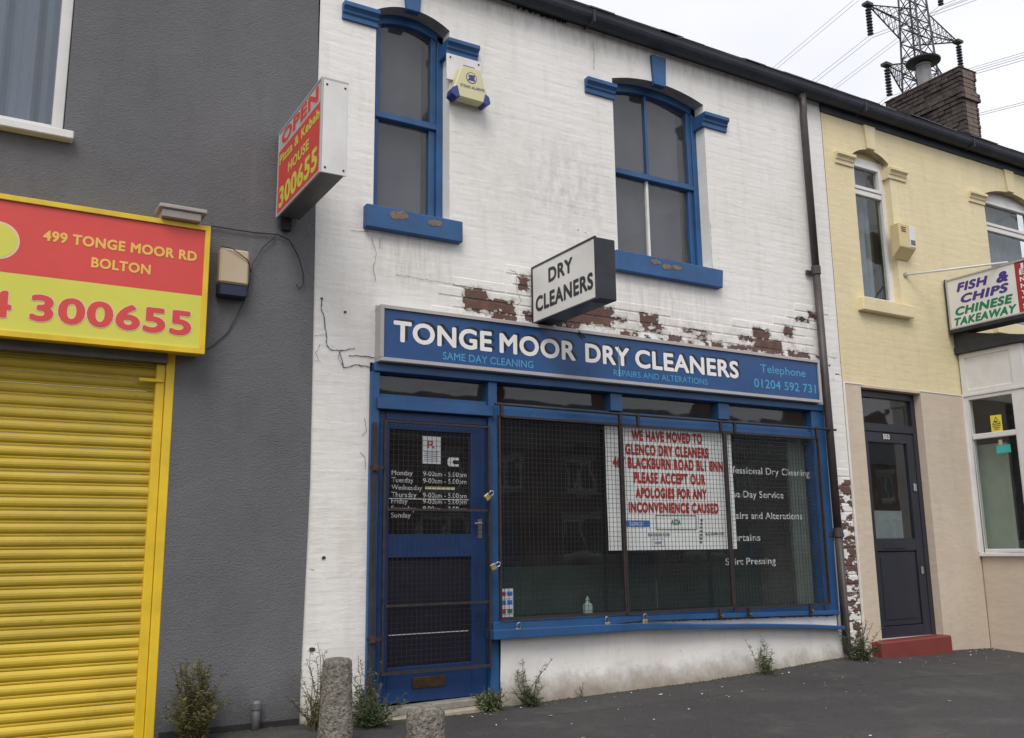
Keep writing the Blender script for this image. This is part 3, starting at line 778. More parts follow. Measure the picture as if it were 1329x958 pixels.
# cracks
def ribbon(mb, pts, y, w_):
    sub = []
    for (a, b) in zip(pts, pts[1:]):
        nseg = max(2, int(math.dist(a, b) / 0.018))
        for k in range(nseg):
            t = k / nseg; sub.append((a[0] + (b[0] - a[0]) * t + random.uniform(-.005, .005), a[1] + (b[1] - a[1]) * t + random.uniform(-.005, .005)))
    sub.append(pts[-1])
    for k, (a, b) in enumerate(zip(sub, sub[1:])):
        d = Vector((b[0] - a[0], b[1] - a[1])); 
        if d.length < 1e-6: continue
        nn = Vector((-d.y, d.x)).normalized()
        wa = w_ * random.uniform(.35, 1); wb = w_ * random.uniform(.35, 1)
        mb.quad((a[0] - nn.x * wa, y, a[1] - nn.y * wa), (b[0] - nn.x * wb, y, b[1] - nn.y * wb), (b[0] + nn.x * wb, y, b[1] + nn.y * wb), (a[0] + nn.x * wa, y, a[1] + nn.y * wa))
def CR(lst, w_):
    q = MB()
    for l_ in lst: ribbon(q, l_, -0.0068, w_)
    return q
CR([[(2.002, 2.761), (1.997, 2.687), (2.02, 2.644), (2.037, 2.538), (2.044, 2.439), (2.081, 2.412), (2.155, 2.414), (2.248, 2.441)],
    [(2.202, 2.382), (2.30, 2.392), (2.395, 2.388)], [(2.136, 2.403), (2.167, 2.298), (2.26, 2.322), (2.372, 2.317)]], 0.0042).build('wall_crack', CRACK, wh)
CR([[(2.135, 2.41), (2.13, 2.35), (2.17, 2.30)], [(1.96, 2.502), (2.024, 2.509)], [(2.0, 2.44), (1.97, 2.38), (1.99, 2.33)], [(1.96, 2.33), (2.01, 2.325)],
    [(2.357, 3.254), (2.398, 3.145), (2.37, 3.045), (2.392, 2.943)], [(2.549, 3.013), (2.8, 3.005), (3.113, 3.002)],
     [(2.33, 1.95), (2.34, 1.87), (2.31, 1.83)], [(2.30, 1.72), (2.335, 1.68), (2.34, 1.6)],
    [(2.33, 3.30), (2.20, 3.29)], [(2.42, 3.27), (2.42, 3.19)], [(5.60, 3.50), (5.59, 3.62), (5.60, 3.75), (5.597, 3.95)], [(6.48, 2.93), (6.56, 2.89), (6.58, 2.83)],
    [(1.962, 0.95), (2.00, 0.94)], [(3.55, 3.14), (3.56, 3.02), (3.60, 2.95), (3.55, 2.9)], [(3.50, 3.19), (3.60, 3.15)],
    [(4.36, 5.35), (4.37, 5.28), (4.36, 5.1)]], 0.0018).build('hairline_cracks', CRACK, wh, kind='stuff')
fk = MB()
for (x0, x1, z0, z1) in PEEL:
    for k in range(max(3, int((x1 - x0) * 26))):
        x = random.uniform(x0, x1); z = random.choice((z0, z1)) + random.uniform(-.012, .012); s_ = random.choice((random.uniform(.006, .016), random.uniform(.014, .036)))
        if x > 3.8 and x < 3.95: continue
        a0 = random.uniform(0, 6.28); nb = random.randint(4, 6)
        ty = random.uniform(-.7, .7); tx = random.uniform(-.5, .5)
        fk.poly([(x + s_ * math.cos(a0 + q * 6.28 / nb) * random.uniform(.6, 1.3), -0.0115 + tx * s_ * math.cos(a0 + q * 6.28 / nb) - abs(ty) * s_ * math.sin(a0 + q * 6.28 / nb), z + s_ * .55 * math.sin(a0 + q * 6.28 / nb)) for q in range(nb)])
fk.build('peeling_paint', FLAKE, wh, kind='stuff')
for hx, hz, hr in ((2.171, 2.690, .011), (2.062, 1.018, .016), (2.0, .445, .022), (2.0, 2.765, .011), (6.69, 3.165, .03), (6.83, 3.21, .02), (4.15, 3.62, .007), (4.22, 3.61, .006), (4.14, 3.40, .007), (4.22, 3.395, .006)):
    MB().poly([(hx + hr * math.cos(t * .785) * random.uniform(.7, 1.2), -.0062, hz + hr * .7 * math.sin(t * .785) * random.uniform(.7, 1.2)) for t in range(8)]).build('wall_hole', CRACK, wh)
bl = MB()
bpts = [(3.50, 5.50)]
for k in range(40): bpts.append((3.55 + k * 0.0135, 5.452 + random.uniform(-.014, .022) + (0.02 if k < 4 else 0)))
bpts.append((4.12, 5.50)); bl.pxz(bpts, -0.0075, -0.0045)
bl.build('tar_blotch', NAVY, wh)

def moulding(x0, x1, z0, z1, parent, material, back=0.0):
    """stepped impost block"""
    q = MB(); h = z1 - z0
    q.pyz([(back, z0), (-0.020, z0), (-0.020, z0 + h * .30), (-0.034, z0 + h * .42), (-0.034, z0 + h * .55), (-0.048, z0 + h * .68), (-0.062, z0 + h * .72), (-0.062, z1), (back, z1)], x0, x1)
    return q.build('impost', material, parent, bevel=0.003)
def sash_window(o, parent, lights):
    x0, x1, zs, zp, rise = o
    fr = MB(); w_ = 0.085
    ap = arc_pts(x0 - .01, x1 + .01, zp, rise)
    yf0, yf1 = 0.118, 0.20
    # arched head
    lo = [(x, z - 0.075) for x, z in ap]
    for k in range(len(ap) - 1):
        fr.pxz([lo[k], lo[k + 1], (ap[k + 1][0], ap[k + 1][1] + .02), (ap[k][0], ap[k][1] + .02)], yf0, yf1)
    fr.box(x0 - .01, x0 + 0.052, yf0, yf1, zs, zp).box(x1 - 0.052, x1 + .01, yf0, yf1, zs, zp).box(x0, x1, yf0, yf1, zs - .01, zs + 0.045)
    f = fr.build('window_frame', BLUE, parent, bevel=0.003)
    zm = 4.30
    for q_ in ((x1 - 0.100, x1 - 0.053, yf0 + .012, yf1 - 0.02, zm + .023, zp - .02), (x1 - 0.105, x1 - 0.053, yf0 + .03, yf1, zs + .045, zm - .031),
               (x0 + .053, x0 + .09, yf0 + .012, yf1 - 0.02, zm + .023, zp), (x0 + .053, x0 + .09, yf0 + .03, yf1, zs + .045, zm - .031)):
        bx(*q_).build('sash_stile', BLUE, f, bevel=0.003)
    MB().box(x0 + .05, x1 - 0.05, yf0 + .005, yf1, zm - 0.03, zm + 0.022).build('meeting_rail', BLUE, f, bevel=0.004)
    top = [(x, z - .07) for x, z in ap if x0 + .08 < x < x1 - .08]
    MB().pxz([(x0 + .085, zm), (x1 - .095, zm), (x1 - .095, zp - .04)] + top[::-1] + [(x0 + .085, zp - .04)], 0.155, 0.161).build('pane', GL_UP, f)
    MB().box(x0 + .085, x1 - .1, 0.175, 0.181, zs + .04, zm - .02).build('pane', GL_UP, f)
    if lights:
        xm = (x0 + x1) / 2 - 0.055
        MB().box(xm - .012, xm + .012, 0.135, 0.18, zm + .02, zp + rise - .07).build('glazing_bar', BLUE, f)
        MB().box(xm - .012, xm + .012, 0.155, 0.19, zs + .045, zm - .03).build('glazing_bar', WHITEPL, f, label='white glazing bar in the lower sash')
    # blind and dark room behind
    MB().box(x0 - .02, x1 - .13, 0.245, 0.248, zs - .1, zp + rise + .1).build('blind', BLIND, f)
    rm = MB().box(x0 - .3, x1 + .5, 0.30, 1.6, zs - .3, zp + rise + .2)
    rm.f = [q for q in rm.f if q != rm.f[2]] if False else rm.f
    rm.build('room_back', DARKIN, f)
    return f
sash_window(LW, wh, False)
sash_window(RW, wh, True)
MB().pxz([(2.292, 3.322), (3.063, 3.322), (3.063, 3.485), (2.292, 3.492)], -0.062, 0.10).build('window_sill', BLUEST, wh, bevel=0.006)
MB().pxz([(4.49, 3.318), (5.655, 3.314), (5.672, 3.480), (4.49, 3.492)], -0.062, 0.10).build('window_sill', BLUEST, wh, bevel=0.006)
# bare stone where the sill paint has flaked
for (cx, cz, rx, rz) in ((2.545, 3.442, .078, .036), (2.83, 3.435, .058, .030), (4.90, 3.440, .055, .022), (5.02, 3.415, .05, .028), (5.13, 3.425, .065, .020)):
    MB().poly([(cx + rx * math.cos(t * .31416) * random.uniform(.8, 1.1), -0.0645 - random.uniform(0, .0008), cz + rz * math.sin(t * .31416) * random.uniform(.6, 1.25)) for t in range(20)]).build('bare_sill_stone', mat('bare_sandstone', (0.21, 0.155, 0.115), 0.9, var=.35, vs=30, bump=.6, bs=60), wh)
moulding(2.095, 2.376, 4.905, 5.030, wh, BLUEST); moulding(2.945, 3.222, 4.855, 4.977, wh, BLUEST, .125)
moulding(4.258, 4.567, 4.865, 4.992, wh, BLUEST); moulding(5.560, 5.858, 4.855, 4.984, wh, BLUEST, .125)
MB().pxz([(2.602, 5.125), (2.712, 5.125), (2.73, 5.40), (2.575, 5.40)], -0.035, 0.03).build('keystone', BLUEST, wh, bevel=0.004)
MB().pxz([(5.003, 5.122), (5.133, 5.122), (5.148, 5.408), (4.985, 5.408)], -0.035, 0.03).build('keystone', BLUEST, wh, bevel=0.004)
# roof of the terrace
def roof_part(parent, x0, x1, low):
    MB().pyz([(-0.13, 5.585), (3.35, 7.66), (3.35, 7.56), (-0.11, 5.555)], x0, x1).build('roof', SLATE, parent)
    MB().pyz([(3.35, 7.66), (7.0, 5.5), (7.0, 5.4), (3.35, 7.56)], x0, x1).build('roof', SLATE, parent)
    g = MB(); n_ = 10
    pts = [(-0.088 + 0.078 * math.cos(math.pi + math.pi * k / n_), 5.535 + 0.085 * math.sin(math.pi + math.pi * k / n_)) for k in range(n_ + 1)]
    pts = [(-0.172, 5.552), *pts, (-0.004, 5.552)]
    g.pyz(pts, x0, x1)
    g.build('gutter', NAVY, parent, smooth=False)
    bx(x0, x1, -0.024, -0.001, low, 5.56).build('fascia_board', NAVY, parent)
    s = MB()
    x = x0
    while x < x1 - .02:
        w_ = min(0.255, x1 - x); dz = random.uniform(-.006, .008)
        s.pyz([(-0.150 + random.uniform(-.01, .01), 5.576 + dz), (0.25, 5.82 + dz), (0.25, 5.835 + dz), (-0.150, 5.590 + dz)], x, x + w_ - .006)
        x += 0.255
    s.build('eaves_slates', SLATE, parent, kind='stuff')
    for k in range(int((x1 - x0) / 1.8)):
        bx(x0 + .5 + 1.8 * k, x0 + .522 + 1.8 * k, -0.1725, -0.02, 5.446, 5.553).build('gutter_bracket', NAVY, parent)
roof_part(wh, 1.955, 7.165, 5.478)
# body of the building behind the front
bx(1.97, 7.15, 3.9, 7.0, -0.1, 5.4).build('rear_block', OPBR, wh)
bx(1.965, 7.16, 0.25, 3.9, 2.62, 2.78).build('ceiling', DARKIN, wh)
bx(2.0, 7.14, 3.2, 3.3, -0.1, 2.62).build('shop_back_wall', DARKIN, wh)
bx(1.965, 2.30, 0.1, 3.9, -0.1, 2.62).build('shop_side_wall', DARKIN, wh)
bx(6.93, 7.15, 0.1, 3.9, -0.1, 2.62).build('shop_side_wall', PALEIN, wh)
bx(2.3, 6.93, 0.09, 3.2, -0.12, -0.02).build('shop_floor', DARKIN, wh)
bx(3.37, 6.45, 0.50, 0.56, 0.3, 0.92).build('window_display_back', TEALIN, wh)
bx(5.62, 6.46, 0.62, 0.66, 0.92, 1.25).build('green_side_panel', TEALIN, wh)
bx(3.37, 6.69, 0.085, 0.50, 0.44, 0.525).build('display_shelf', DARKIN, wh)
bx(4.0, 6.0, 1.4, 1.9, -.02, 1.0).build('shop_counter', TEALIN, wh)
bx(6.49, 6.70, 0.10, 0.13, 0.53, 2.05).build('pale_screen', mat('grey_interior_screen', (.20, .22, .21), .9, var=.15, bump=0), wh)
# ---- shopfront joinery
sf = MB()
sf.box(2.362, 2.426, -0.032, 0.08, 0.0, 2.285)
so = sf.build('door_post', BLUE, wh, bevel=0.004)
bx(2.427, 2.488, 0.004, 0.08, 0.045, 2.02).build('door_stop', BLUEDK, wh, bevel=0.003)
bx(2.380, 6.856, -0.048, 0.08, 2.286, 2.348).build('shopfront_head', BLUE, wh, bevel=0.004)
bx(3.292, 3.364, -0.026, 0.08, 0.04, 2.285).build('mullion', BLUE, wh, bevel=0.004)
for a, b in ((4.412, 4.526), (5.560, 5.684)): bx(a, b, -0.022, 0.08, 2.141, 2.285).build('mullion', BLUE, wh, bevel=0.003)
bx(6.690, 6.860, -0.030, 0.085, 0.458, 2.285).build('corner_post', BLUE, wh, bevel=0.005)
bx(2.427, 3.291, 0.0, 0.08, 2.100, 2.137).build('transom', BLUE, wh, bevel=0.003)
bx(2.404, 3.318, -0.056, 0.05, 2.022, 2.099).build('transom_cover', BLUE, wh, bevel=0.004)
bx(3.365, 6.689, -0.018, 0.08, 2.035, 2.085).build('transom', BLUE, wh, bevel=0.004)
bx(3.365, 6.689, 0.006, 0.08, 2.0855, 2.140).build('transom', BLUE, wh, bevel=0.004)
for a, b in ((2.427, 3.291), (3.365, 4.411), (4.527, 5.559), (5.685, 6.689)):
    fl_ = bx(a, b, 0.036, 0.041, 2.138, 2.285).build('fanlight', GL_SH, wh)
# display window
swf = bx(3.365, 6.689, -0.010, 0.08, 0.455, 0.555).build('display_window', BLUE, wh, bevel=0.003)
bx(3.365, 6.689, 0.050, 0.056, 0.5555, 2.034).build('pane', GL_SH, swf)
LT = [('Professional Dry Cleaning', 5.60, 6.697, 1.683, 1.745), ('Same Day Service', 5.602, 6.341, 1.478, 1.536), ('Repairs and Alterations', 5.602, 6.557, 1.294, 1.352), ('Curtains', 5.63, 6.026, 1.106, 1.164), ('Shirt Pressing', 5.607, 6.193, 0.905, 0.963)]
for s_, a, b, c_, d in LT: text(swf, 'window_lettering', s_, LETPALE, 'F', 0.0485, a, b, c_, d, 0.012)
st = thing('payment_sticker', (3.466, 0.047, 0.577), 'small white card payment sticker in the lower left corner of the shop window', 'sticker')
bx(3.408, 3.527, 0.0470, 0.0482, 0.577, 0.780).build('sticker_paper', PAPER2, st)
for k, mt in enumerate((LETRED, STICKBL, STICKBL, STICKBL, LETRED, LETGRN)):
    r_, c_ = divmod(k, 2)
    bx(3.417 + c_ * .055, 3.461 + c_ * .055, 0.0462, 0.0469, 0.725 - r_ * .062, 0.757 - r_ * .062).build('card_mark', mt, st)
# sills
MB().pxz([(3.285, .445), (4.55, .502), (5.6, .482), (6.80, .456), (6.80, .492), (5.6, .522), (4.55, .548), (3.285, .556)], -0.088, -0.011).build('window_sill', BLUE, wh, bevel=0.004)
MB().pxz([(3.268, .440), (4.0, .438), (4.52, .440), (5.2, .418), (5.91, .388), (6.5, .352), (6.812, .324), (6.812, .358), (6.5, .384), (5.91, .420), (5.2, .452), (4.52, .492), (4.0, .500), (3.268, .505)], -0.125, 0.0).build('lower_sill', BLUE, wh, bevel=0.004, label='sagging blue board along the top of the white plinth')
MB().pxz([(4.5, .43), (5.9, .40), (6.80, .345), (6.80, .47), (5.6, .50), (4.5, .52)], -0.045, 0.0).build('rusty_packing', WHITEPL, wh)
q = MB(); 
ribbon(q, [(4.75, .503), (5.3, .482), (5.9, .470), (6.3, .462), (6.77, .452)], -0.0462, 0.012); q.build('rust_stain', RUSTY, wh)
# plinth wall, slightly uneven
q = MB(); nx_, nz_ = 60, 8
for j in range(nz_ + 1):
    for i in range(nx_ + 1):
        x = 3.366 + (6.925 - 3.366) * i / nx_; zt = 0.443 - 0.112 * max(0, (x - 4.6) / 2.3) ** 1.3
        z = -0.12 + (zt + .12) * j / nz_
        q.v.append((x, -0.030 - 0.022 * mnoise.noise(Vector((x * 1.3, z * 2.5, 3))) - 0.02 * max(0, 1 - z / .15), z))
for j in range(nz_):
    for i in range(nx_):
        a = j * (nx_ + 1) + i; q.f.append((a, a + 1, a + nx_ + 2, a + nx_ + 1))
q.build('plinth_wall', M_PLINTH, wh, smooth=True)
bx(6.862, 6.93, -0.02, 0.05, -0.1, 2.34).build('pier_return', M_PAINT, wh)
# ---- shop door
dr = thing('tmp', (0, 0, 0), '', '')
bpy.data.objects.remove(dr)
d = MB().box(2.490, 2.5265, 0.020, 0.062, .060, 1.955).box(3.166, 3.288, 0.020, 0.062, .060, 1.955).box(2.527, 3.165, 0.020, 0.062, 1.897, 1.955).box(2.527, 3.165, 0.020, 0.062, 1.010, 1.170).box(2.527, 3.165, 0.020, 0.062, .060, .290)
door = d.build('shop_door', BLUEDK, wh, bevel=0.003)
bx(2.527, 3.165, 0.042, 0.047, 1.171, 1.896).build('pane', GL_SH, door)
bx(2.527, 3.165, 0.046, 0.055, .291, 1.009).build('lower_panel', mat('near_black_panel_paint', (0.007, 0.008, 0.018), .4, var=.3, bump=.05), door)
bx(2.545, 3.150, 0.043, 0.0455, .496, .502).build('pale_strip', LETPALE, door)
bx(2.489, 3.291, 0.0, 0.06, 1.957, 2.020).build('door_head', BLUEDK, wh, bevel=0.003)
bx(2.711, 2.956, 0.008, 0.0195, .145, .217).build('letterbox', BRASSDK, door, bevel=0.004)
bx(2.742, 2.928, 0.003, 0.0078, .158, .203).build('letterbox_flap', BRASSDK, door, bevel=0.003)
MB().box(3.215, 3.250, 0.012, 0.0195, 1.14, 1.275).tube([(3.232, 0.012, 1.245), (3.232, -0.025, 1.245), (3.17, -0.028, 1.243)], 0.008, 8).build('door_handle', CHROME, door)
rows = [1.577, 1.527, 1.476, 1.425, 1.381, 1.330, 1.284]
days = ['Monday', 'Tuesday', 'Wednesday', 'Thursday', 'Friday', 'Saturday', 'Sunday']
for i, (dn, z) in enumerate(zip(days, rows)):
    text(door, 'day_lettering', dn, LETPALE, 'F', 0.0405, 2.553, {'Monday': 2.712, 'Tuesday': 2.718, 'Wednesday': 2.785, 'Thursday': 2.742, 'Friday': 2.675, 'Saturday': 2.735, 'Sunday': 2.70}[dn], z, z + .034, 0.004)
    if i in (0, 1, 3, 4): text(door, 'hours_lettering', '9-00am - 5.00pm', LETPALE, 'F', 0.0405, 2.793, 3.138, z, z + .034, 0.004)
    if i == 5: text(door, 'hours_lettering', '9.00am - 3.00pm', LETPALE, 'F', 0.0405, 2.793, 3.138, z, z + .034, 0.004)
    if i == 2: bx(2.81, 3.045, 0.040, 0.0415, z + .008, z + .026).build('masking_tape', CREAMY, door)
bx(2.53, 3.16, 0.040, 0.0412, 1.411, 1.4165).build('pale_strip', LETPALE, door)
nt_ = bx(2.785, 2.930, 0.0400, 0.0412, 1.665, 1.860).build('door_notice', PAPER2, door)
text(nt_, 'notice_print', 'R', LETRED, 'F', 0.0395, 2.825, 2.885, 1.775, 1.83, 0.01)
for k in range(5): bx(2.80, 2.915, 0.0393, 0.0399, 1.69 + k * .014, 1.695 + k * .014).build('notice_line', UNDERM, nt_)
em = MB(); 
em.pxz([(2.99, 1.66), (3.0, 1.652), (3.075, 1.652), (3.075, 1.668), (3.035, 1.668), (3.028, 1.676), (3.028, 1.690), (3.035, 1.697), (3.075, 1.697), (3.075, 1.715), (3.0, 1.715), (2.986, 1.70), (2.986, 1.668)], 0.0400, 0.0412)
em.build('door_emblem', LETPALE, door)
# steps
MB().pxz([(2.43, -.012), (3.30, .012), (3.30, .038), (3.285, .058), (2.43, .042)], -0.075, 0.06).build('door_step', CONC, wh, bevel=0.006)
MB().pxz([(2.43, -.10), (3.20, -.10), (3.20, .010), (2.43, -.008)], -0.14, 0.0).build('door_step', mat('pale_worn_step', (0.34, .31, .24), .9, var=.3, vs=12, bump=.5, dirt=.6, dirtc=(.12, .11, .07)), wh, bevel=0.01)
bx(1.957, 2.362, -0.06, 0.0, -0.1, 0.02).build('pier_foot', CONC, wh, bevel=0.01)

# ---- fascia sign
fs = thing('dry_cleaners_fascia_sign', (4.58, -0.06, 2.35), 'long blue fascia sign reading TONGE MOOR DRY CLEANERS above the shopfront', 'sign')
bx(2.425, 6.745, -0.088, -0.002, 2.372, 2.730).build('sign_panel', SIGNBL, fs)
MB().box(2.396, 6.768, -0.104, -0.004, 2.727, 2.753).box(2.396, 6.768, -0.104, -0.004, 2.350, 2.377).box(2.396, 2.424, -0.104, -0.004, 2.377, 2.727).box(6.745, 6.768, -0.104, -0.004, 2.377, 2.727).build('sign_frame', SILVER, fs, bevel=0.003)
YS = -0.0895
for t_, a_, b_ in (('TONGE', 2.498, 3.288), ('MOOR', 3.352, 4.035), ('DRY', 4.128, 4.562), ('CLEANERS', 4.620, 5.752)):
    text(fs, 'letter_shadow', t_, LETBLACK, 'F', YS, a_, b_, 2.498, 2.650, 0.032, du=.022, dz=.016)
    text(fs, 'lettering', t_, LETWHITE, 'F', YS - .0012, a_, b_, 2.498, 2.650, 0.032)
text(fs, 'lettering', 'SAME DAY CLEANING', LETCYAN, 'F', YS, 2.883, 3.646, 2.405, 2.460, 0.012)
text(fs, 'lettering', 'REPAIRS AND ALTERATIONS', LETCYAN, 'F', YS, 4.399, 5.388, 2.414, 2.464, 0.006)
text(fs, 'lettering', 'Telephone', LETCYAN, 'F', YS, 6.017, 6.585, 2.580, 2.652, 0.008)
text(fs, 'lettering', '01204 592 731', LETCYAN, 'F', YS, 5.930, 6.705, 2.438, 2.516, 0.012)
bx(4.453, 4.459, -0.0925, -0.089, 2.41, 2.66).build('panel_seam', SILVER, fs)
bx(2.396, 6.768, -0.02, -0.003, 2.7535, 2.765).build('top_flashing', SILVER, fs)
# ---- projecting DRY CLEANERS sign
ds = thing('dry_cleaners_projecting_sign', (3.77, -0.02, 2.76), 'projecting white and black light box sign reading DRY CLEANERS over the blue fascia', 'sign')
bx(3.686, 3.855, -0.888, -0.035, 2.768, 3.216).build('sign_box', BLACKM, ds, bevel=0.004)
MB().box(3.676, 3.690, -0.892, -0.030, 3.206, 3.222).box(3.676, 3.690, -0.892, -0.030, 2.762, 2.776).box(3.676, 3.690, -0.050, -0.030, 2.776, 3.206).box(3.676, 3.690, -0.892, -0.880, 2.776, 3.206).build('sign_frame', BLACKM, ds)
bx(3.6795, 3.6855, -0.880, -0.050, 2.776, 3.206).build('light_panel', SIGNOFF, ds)
text(ds, 'lettering', 'DRY', LETBLACK, 'S', 3.6785, 0.275, 0.605, 3.035, 3.150, 0.042)
text(ds, 'lettering', 'CLEANERS', LETBLACK, 'S', 3.6785, 0.085, 0.855, 2.845, 2.968, 0.042)
bx(3.70, 3.84, -0.80, -0.25, 2.7655, 2.7675).build('underside_diffuser', UNDERM, ds)
bx(3.72, 3.82, -0.034, -0.006, 2.80, 3.19).build('wall_bracket', RUST, ds)
MB().tube([(3.84, -0.05, 2.80), (3.92, -0.03, 2.78), (3.95, -0.03, 2.86), (4.0, -0.03, 2.80), (3.99, -0.06, 2.765), (4.06, -0.10, 2.74), (4.12, -0.108, 2.69)], 0.007, 6).build('supply_cable', CABLEB, ds)

# ---- security grilles
def grille(name, label, x0, x1, z0, z1, y, bars, group=None):
    t = thing(name, ((x0 + x1) / 2, y, z0), label, 'grille', group)
    fr = MB().box(x0, x0 + .015, y - .012, y + .012, z0, z1).box(x1 - .015, x1, y - .012, y + .012, z0, z1).box(x0 + .015, x1 - .015, y - .012, y + .012, z0, z0 + .02).box(x0 + .015, x1 - .015, y - .012, y + .012, z1 - .016, z1)
    fr.build('grille_frame', RUST, t)
    for b in bars: bx(x0 + .0225, x1 - .0225, y - .013, y + .011, b - .008, b + .008).build('cross_bar', RUST, t)
    wm = MB(); p = 0.0362
    k = x0 + .022 + p / 2
    while k < x1 - .022:
        dx = random.uniform(-.0015, .0015); wm.box(k - .0013 + dx, k + .0013 + dx, y + .001, y + .0038, z0 + .02, z1 - .02); k += p
    k = z0 + .022 + p / 2
    while k < z1 - .022:
        wm.box(x0 + .02, x1 - .02, y - .0022, y + .0006, k - .0013, k + .0013); k += p
    wm.build('wire_mesh', WIRE, t, kind='stuff')
    return t
GG = 'wire mesh grilles over the shop window'
grille('security_grille', 'left rusty mesh grille over the shop window, with the card sticker behind it', 3.336, 4.448, 0.563, 2.028, -0.085, [], GG)
grille('security_grille', 'middle rusty mesh grille over the shop window, in front of the white poster', 4.452, 5.545, 0.556, 2.024, -0.085, [], GG)
grille('security_grille', 'right rusty mesh grille over the shop window, in front of white service lettering', 5.549, 6.690, 0.545, 2.024, -0.085, [], GG)
dg_ = grille('door_grille', 'rusty wire mesh grille with cross bars hinged over the blue shop door', 2.448, 3.275, 0.255, 1.945, -0.062, [0.697, 1.333])
hb = thing('hinge_bar', (2.386, -0.05, 0.02), 'upright rusty steel hinge bar fixed beside the left edge of the blue door', 'bar')
bx(2.372, 2.400, -0.062, -0.042, 0.03, 1.925).build('upright', RUST, hb)
for z in (1.615, 0.49): bx(2.345, 2.452, -0.074, -0.0625, z - .012, z + .012).build('hinge_strap', RUST, hb)
for z in (1.615, 0.49): bx(2.364, 2.400, -0.082, -0.0745, z - .022, z + .022).build('hinge_plate', mat('red_rust', (0.06, .026, .024), .8, var=.3), hb)
gr = thing('grille_hanging_rail', (5.0, -0.10, 2.105), 'long thin steel rail carrying the window grilles below the small top panes', 'rail')
MB().tube([(3.30, -0.10, 2.109), (4.4, -0.10, 2.103), (5.6, -0.10, 2.105), (6.92, -0.10, 2.108)], 0.010, 8).build('rail', RUST, gr, smooth=True)
for x in (3.36, 4.44, 4.62, 5.50, 5.66, 6.66): bx(x - .011, x + .011, -0.108, -0.086, 2.02, 2.12).build('hanger', RUST, gr)
PAD = [(3.243, 1.440, 50, 'brass padlock on the door grille edge, level with the opening hours'), (3.289, 0.945, 65, 'brass padlock between door and window, level with the lower door panel'),
       (3.472, 0.505, 8, 'leftmost padlock on the blue window sill, near the card sticker'), (4.245, 0.510, -5, 'padlock on the blue window sill, just right of the bottle'),
       (4.603, 0.516, 5, 'rightmost of the three brass padlocks on the blue window sill')]
def padlock(x, z, rot, label, y=-0.112):
    t = thing('padlock', (x, y, z), label, 'padlock', 'padlocks on the security grilles')
    b = MB().box(x - .023, x + .023, y - .009, y + .009, z - .042, z + .002)
    b.build('lock_body', BRASS, t, bevel=0.004)
    MB().tube([(x - .012, y, z), (x - .015, y, z + .030), (x - .007, y, z + .042), (x + .007, y, z + .042), (x + .015, y, z + .030), (x + .013, y, z)], 0.0045, 6).build('shackle', CHROME, t, smooth=True)
    t.rotation_euler = (0, math.radians(rot), 0)
for x, z, r_, l_ in PAD: padlock(x, z, r_, l_)
for x, lb in ((5.383, 'rusty hasp on the blue sill, just left of the service lettering'), (5.697, 'rusty hasp on the blue sill, directly below the service lettering'), (6.42, 'rusty hasp at the right end of the blue window sill')):
    t = thing('hasp', (x, -0.1, 0.5), lb, 'hasp', 'rusty hasps on the window sill')
    bx(x - .012, x + .012, -0.112, -0.090, 0.475, 0.565).build('hasp_plate', RUST, t)
    MB().tube([(x - .014, -0.12, 0.515), (x, -0.128, 0.505), (x + .014, -0.12, 0.515)], 0.005, 6).build('staple', RUSTY, t)
# ---- poster
po = thing('moved_poster', (5.06, 0.04, 1.047), 'large white poster with red moving notice on the shop window', 'poster')
def pfn(p):
    return (p[0], p[1] + 0.003 * math.sin(p[0] * 5 + p[2] * 2) + 0.002 * math.sin(p[2] * 9 + p[0] * 3), p[2] - 0.012 * (1 if p[2] > 1.6 else 0) * 0)
q = MB(); nx_, nz_ = 30, 22
for j in range(nz_ + 1):
    for i in range(nx_ + 1):
        u, v = i / nx_, j / nz_
        x = 4.388 + 1.352 * u; z = 1.040 + (0.985 + .012 * u) * v
        q.v.append(pfn((x, 0.040, z)))
for j in range(nz_):
    for i in range(nx_):
        a = j * (nx_ + 1) + i; q.f.append((a, a + 1, a + nx_ + 2, a + nx_ + 1))
q.build('poster_sheet', PAPER, po, smooth=True)
def d_(x, y):  # grid measured off the notice: pixels -> metres on the sheet
    return x, y
PT = [('WE HAVE MOVED TO', 4.655, 5.407, 1.918, 2.008), ('GLENCO DRY CLEANERS', 4.585, 5.47, 1.800, 1.892), ('467 BLACKBURN ROAD BL1 8NN', 4.455, 5.63, 1.690, 1.783),
      ('PLEASE ACCEPT OUR', 4.66, 5.417, 1.572, 1.664), ('APOLOGIES FOR ANY', 4.675, 5.423, 1.452, 1.540), ('INCONVENIENCE CAUSED', 4.60, 5.55, 1.335, 1.422)]
for s_, a, b, c_, d in PT: text(po, 'poster_lettering', s_, LETRED, 'F', 0.0375, a, b, c_, d, 0.062, fn=pfn)
def pb(x0, x1, z0, z1, mt, nm='map_mark'):
    q = MB(); q.poly([pfn(p) for p in ((x0, .0372, z0), (x1, .0372, z0), (x1, .0372, z1), (x0, .0372, z1))]); q.build(nm, mt, po)
pb(4.565, 4.81, 1.150 + .075, 1.19 + .085, STICKBL)
text(po, 'poster_lettering', 'GLENCO', LETWHITE, 'F', 0.0362, 4.60, 4.74, 1.235, 1.262, 0.01, fn=pfn)
for a, b, c_, d in ((4.87, 5.30, 1.313, 1.319), (4.87, 5.30, 1.200, 1.206), (4.87, 4.876, 1.205, 1.315), (5.294, 5.30, 1.205, 1.315)): pb(a, b, c_, d, UNDERM)
text(po, 'poster_lettering', 'ASDA', LETGRN, 'F', 0.0368, 5.03, 5.13, 1.24, 1.285, 0.03, fn=pfn)
text(po, 'poster_lettering', 'BLACKBURN ROAD', LETBLACK, 'F', 0.0368, 4.785, 5.01, 1.150, 1.174, 0.01, fn=pfn)
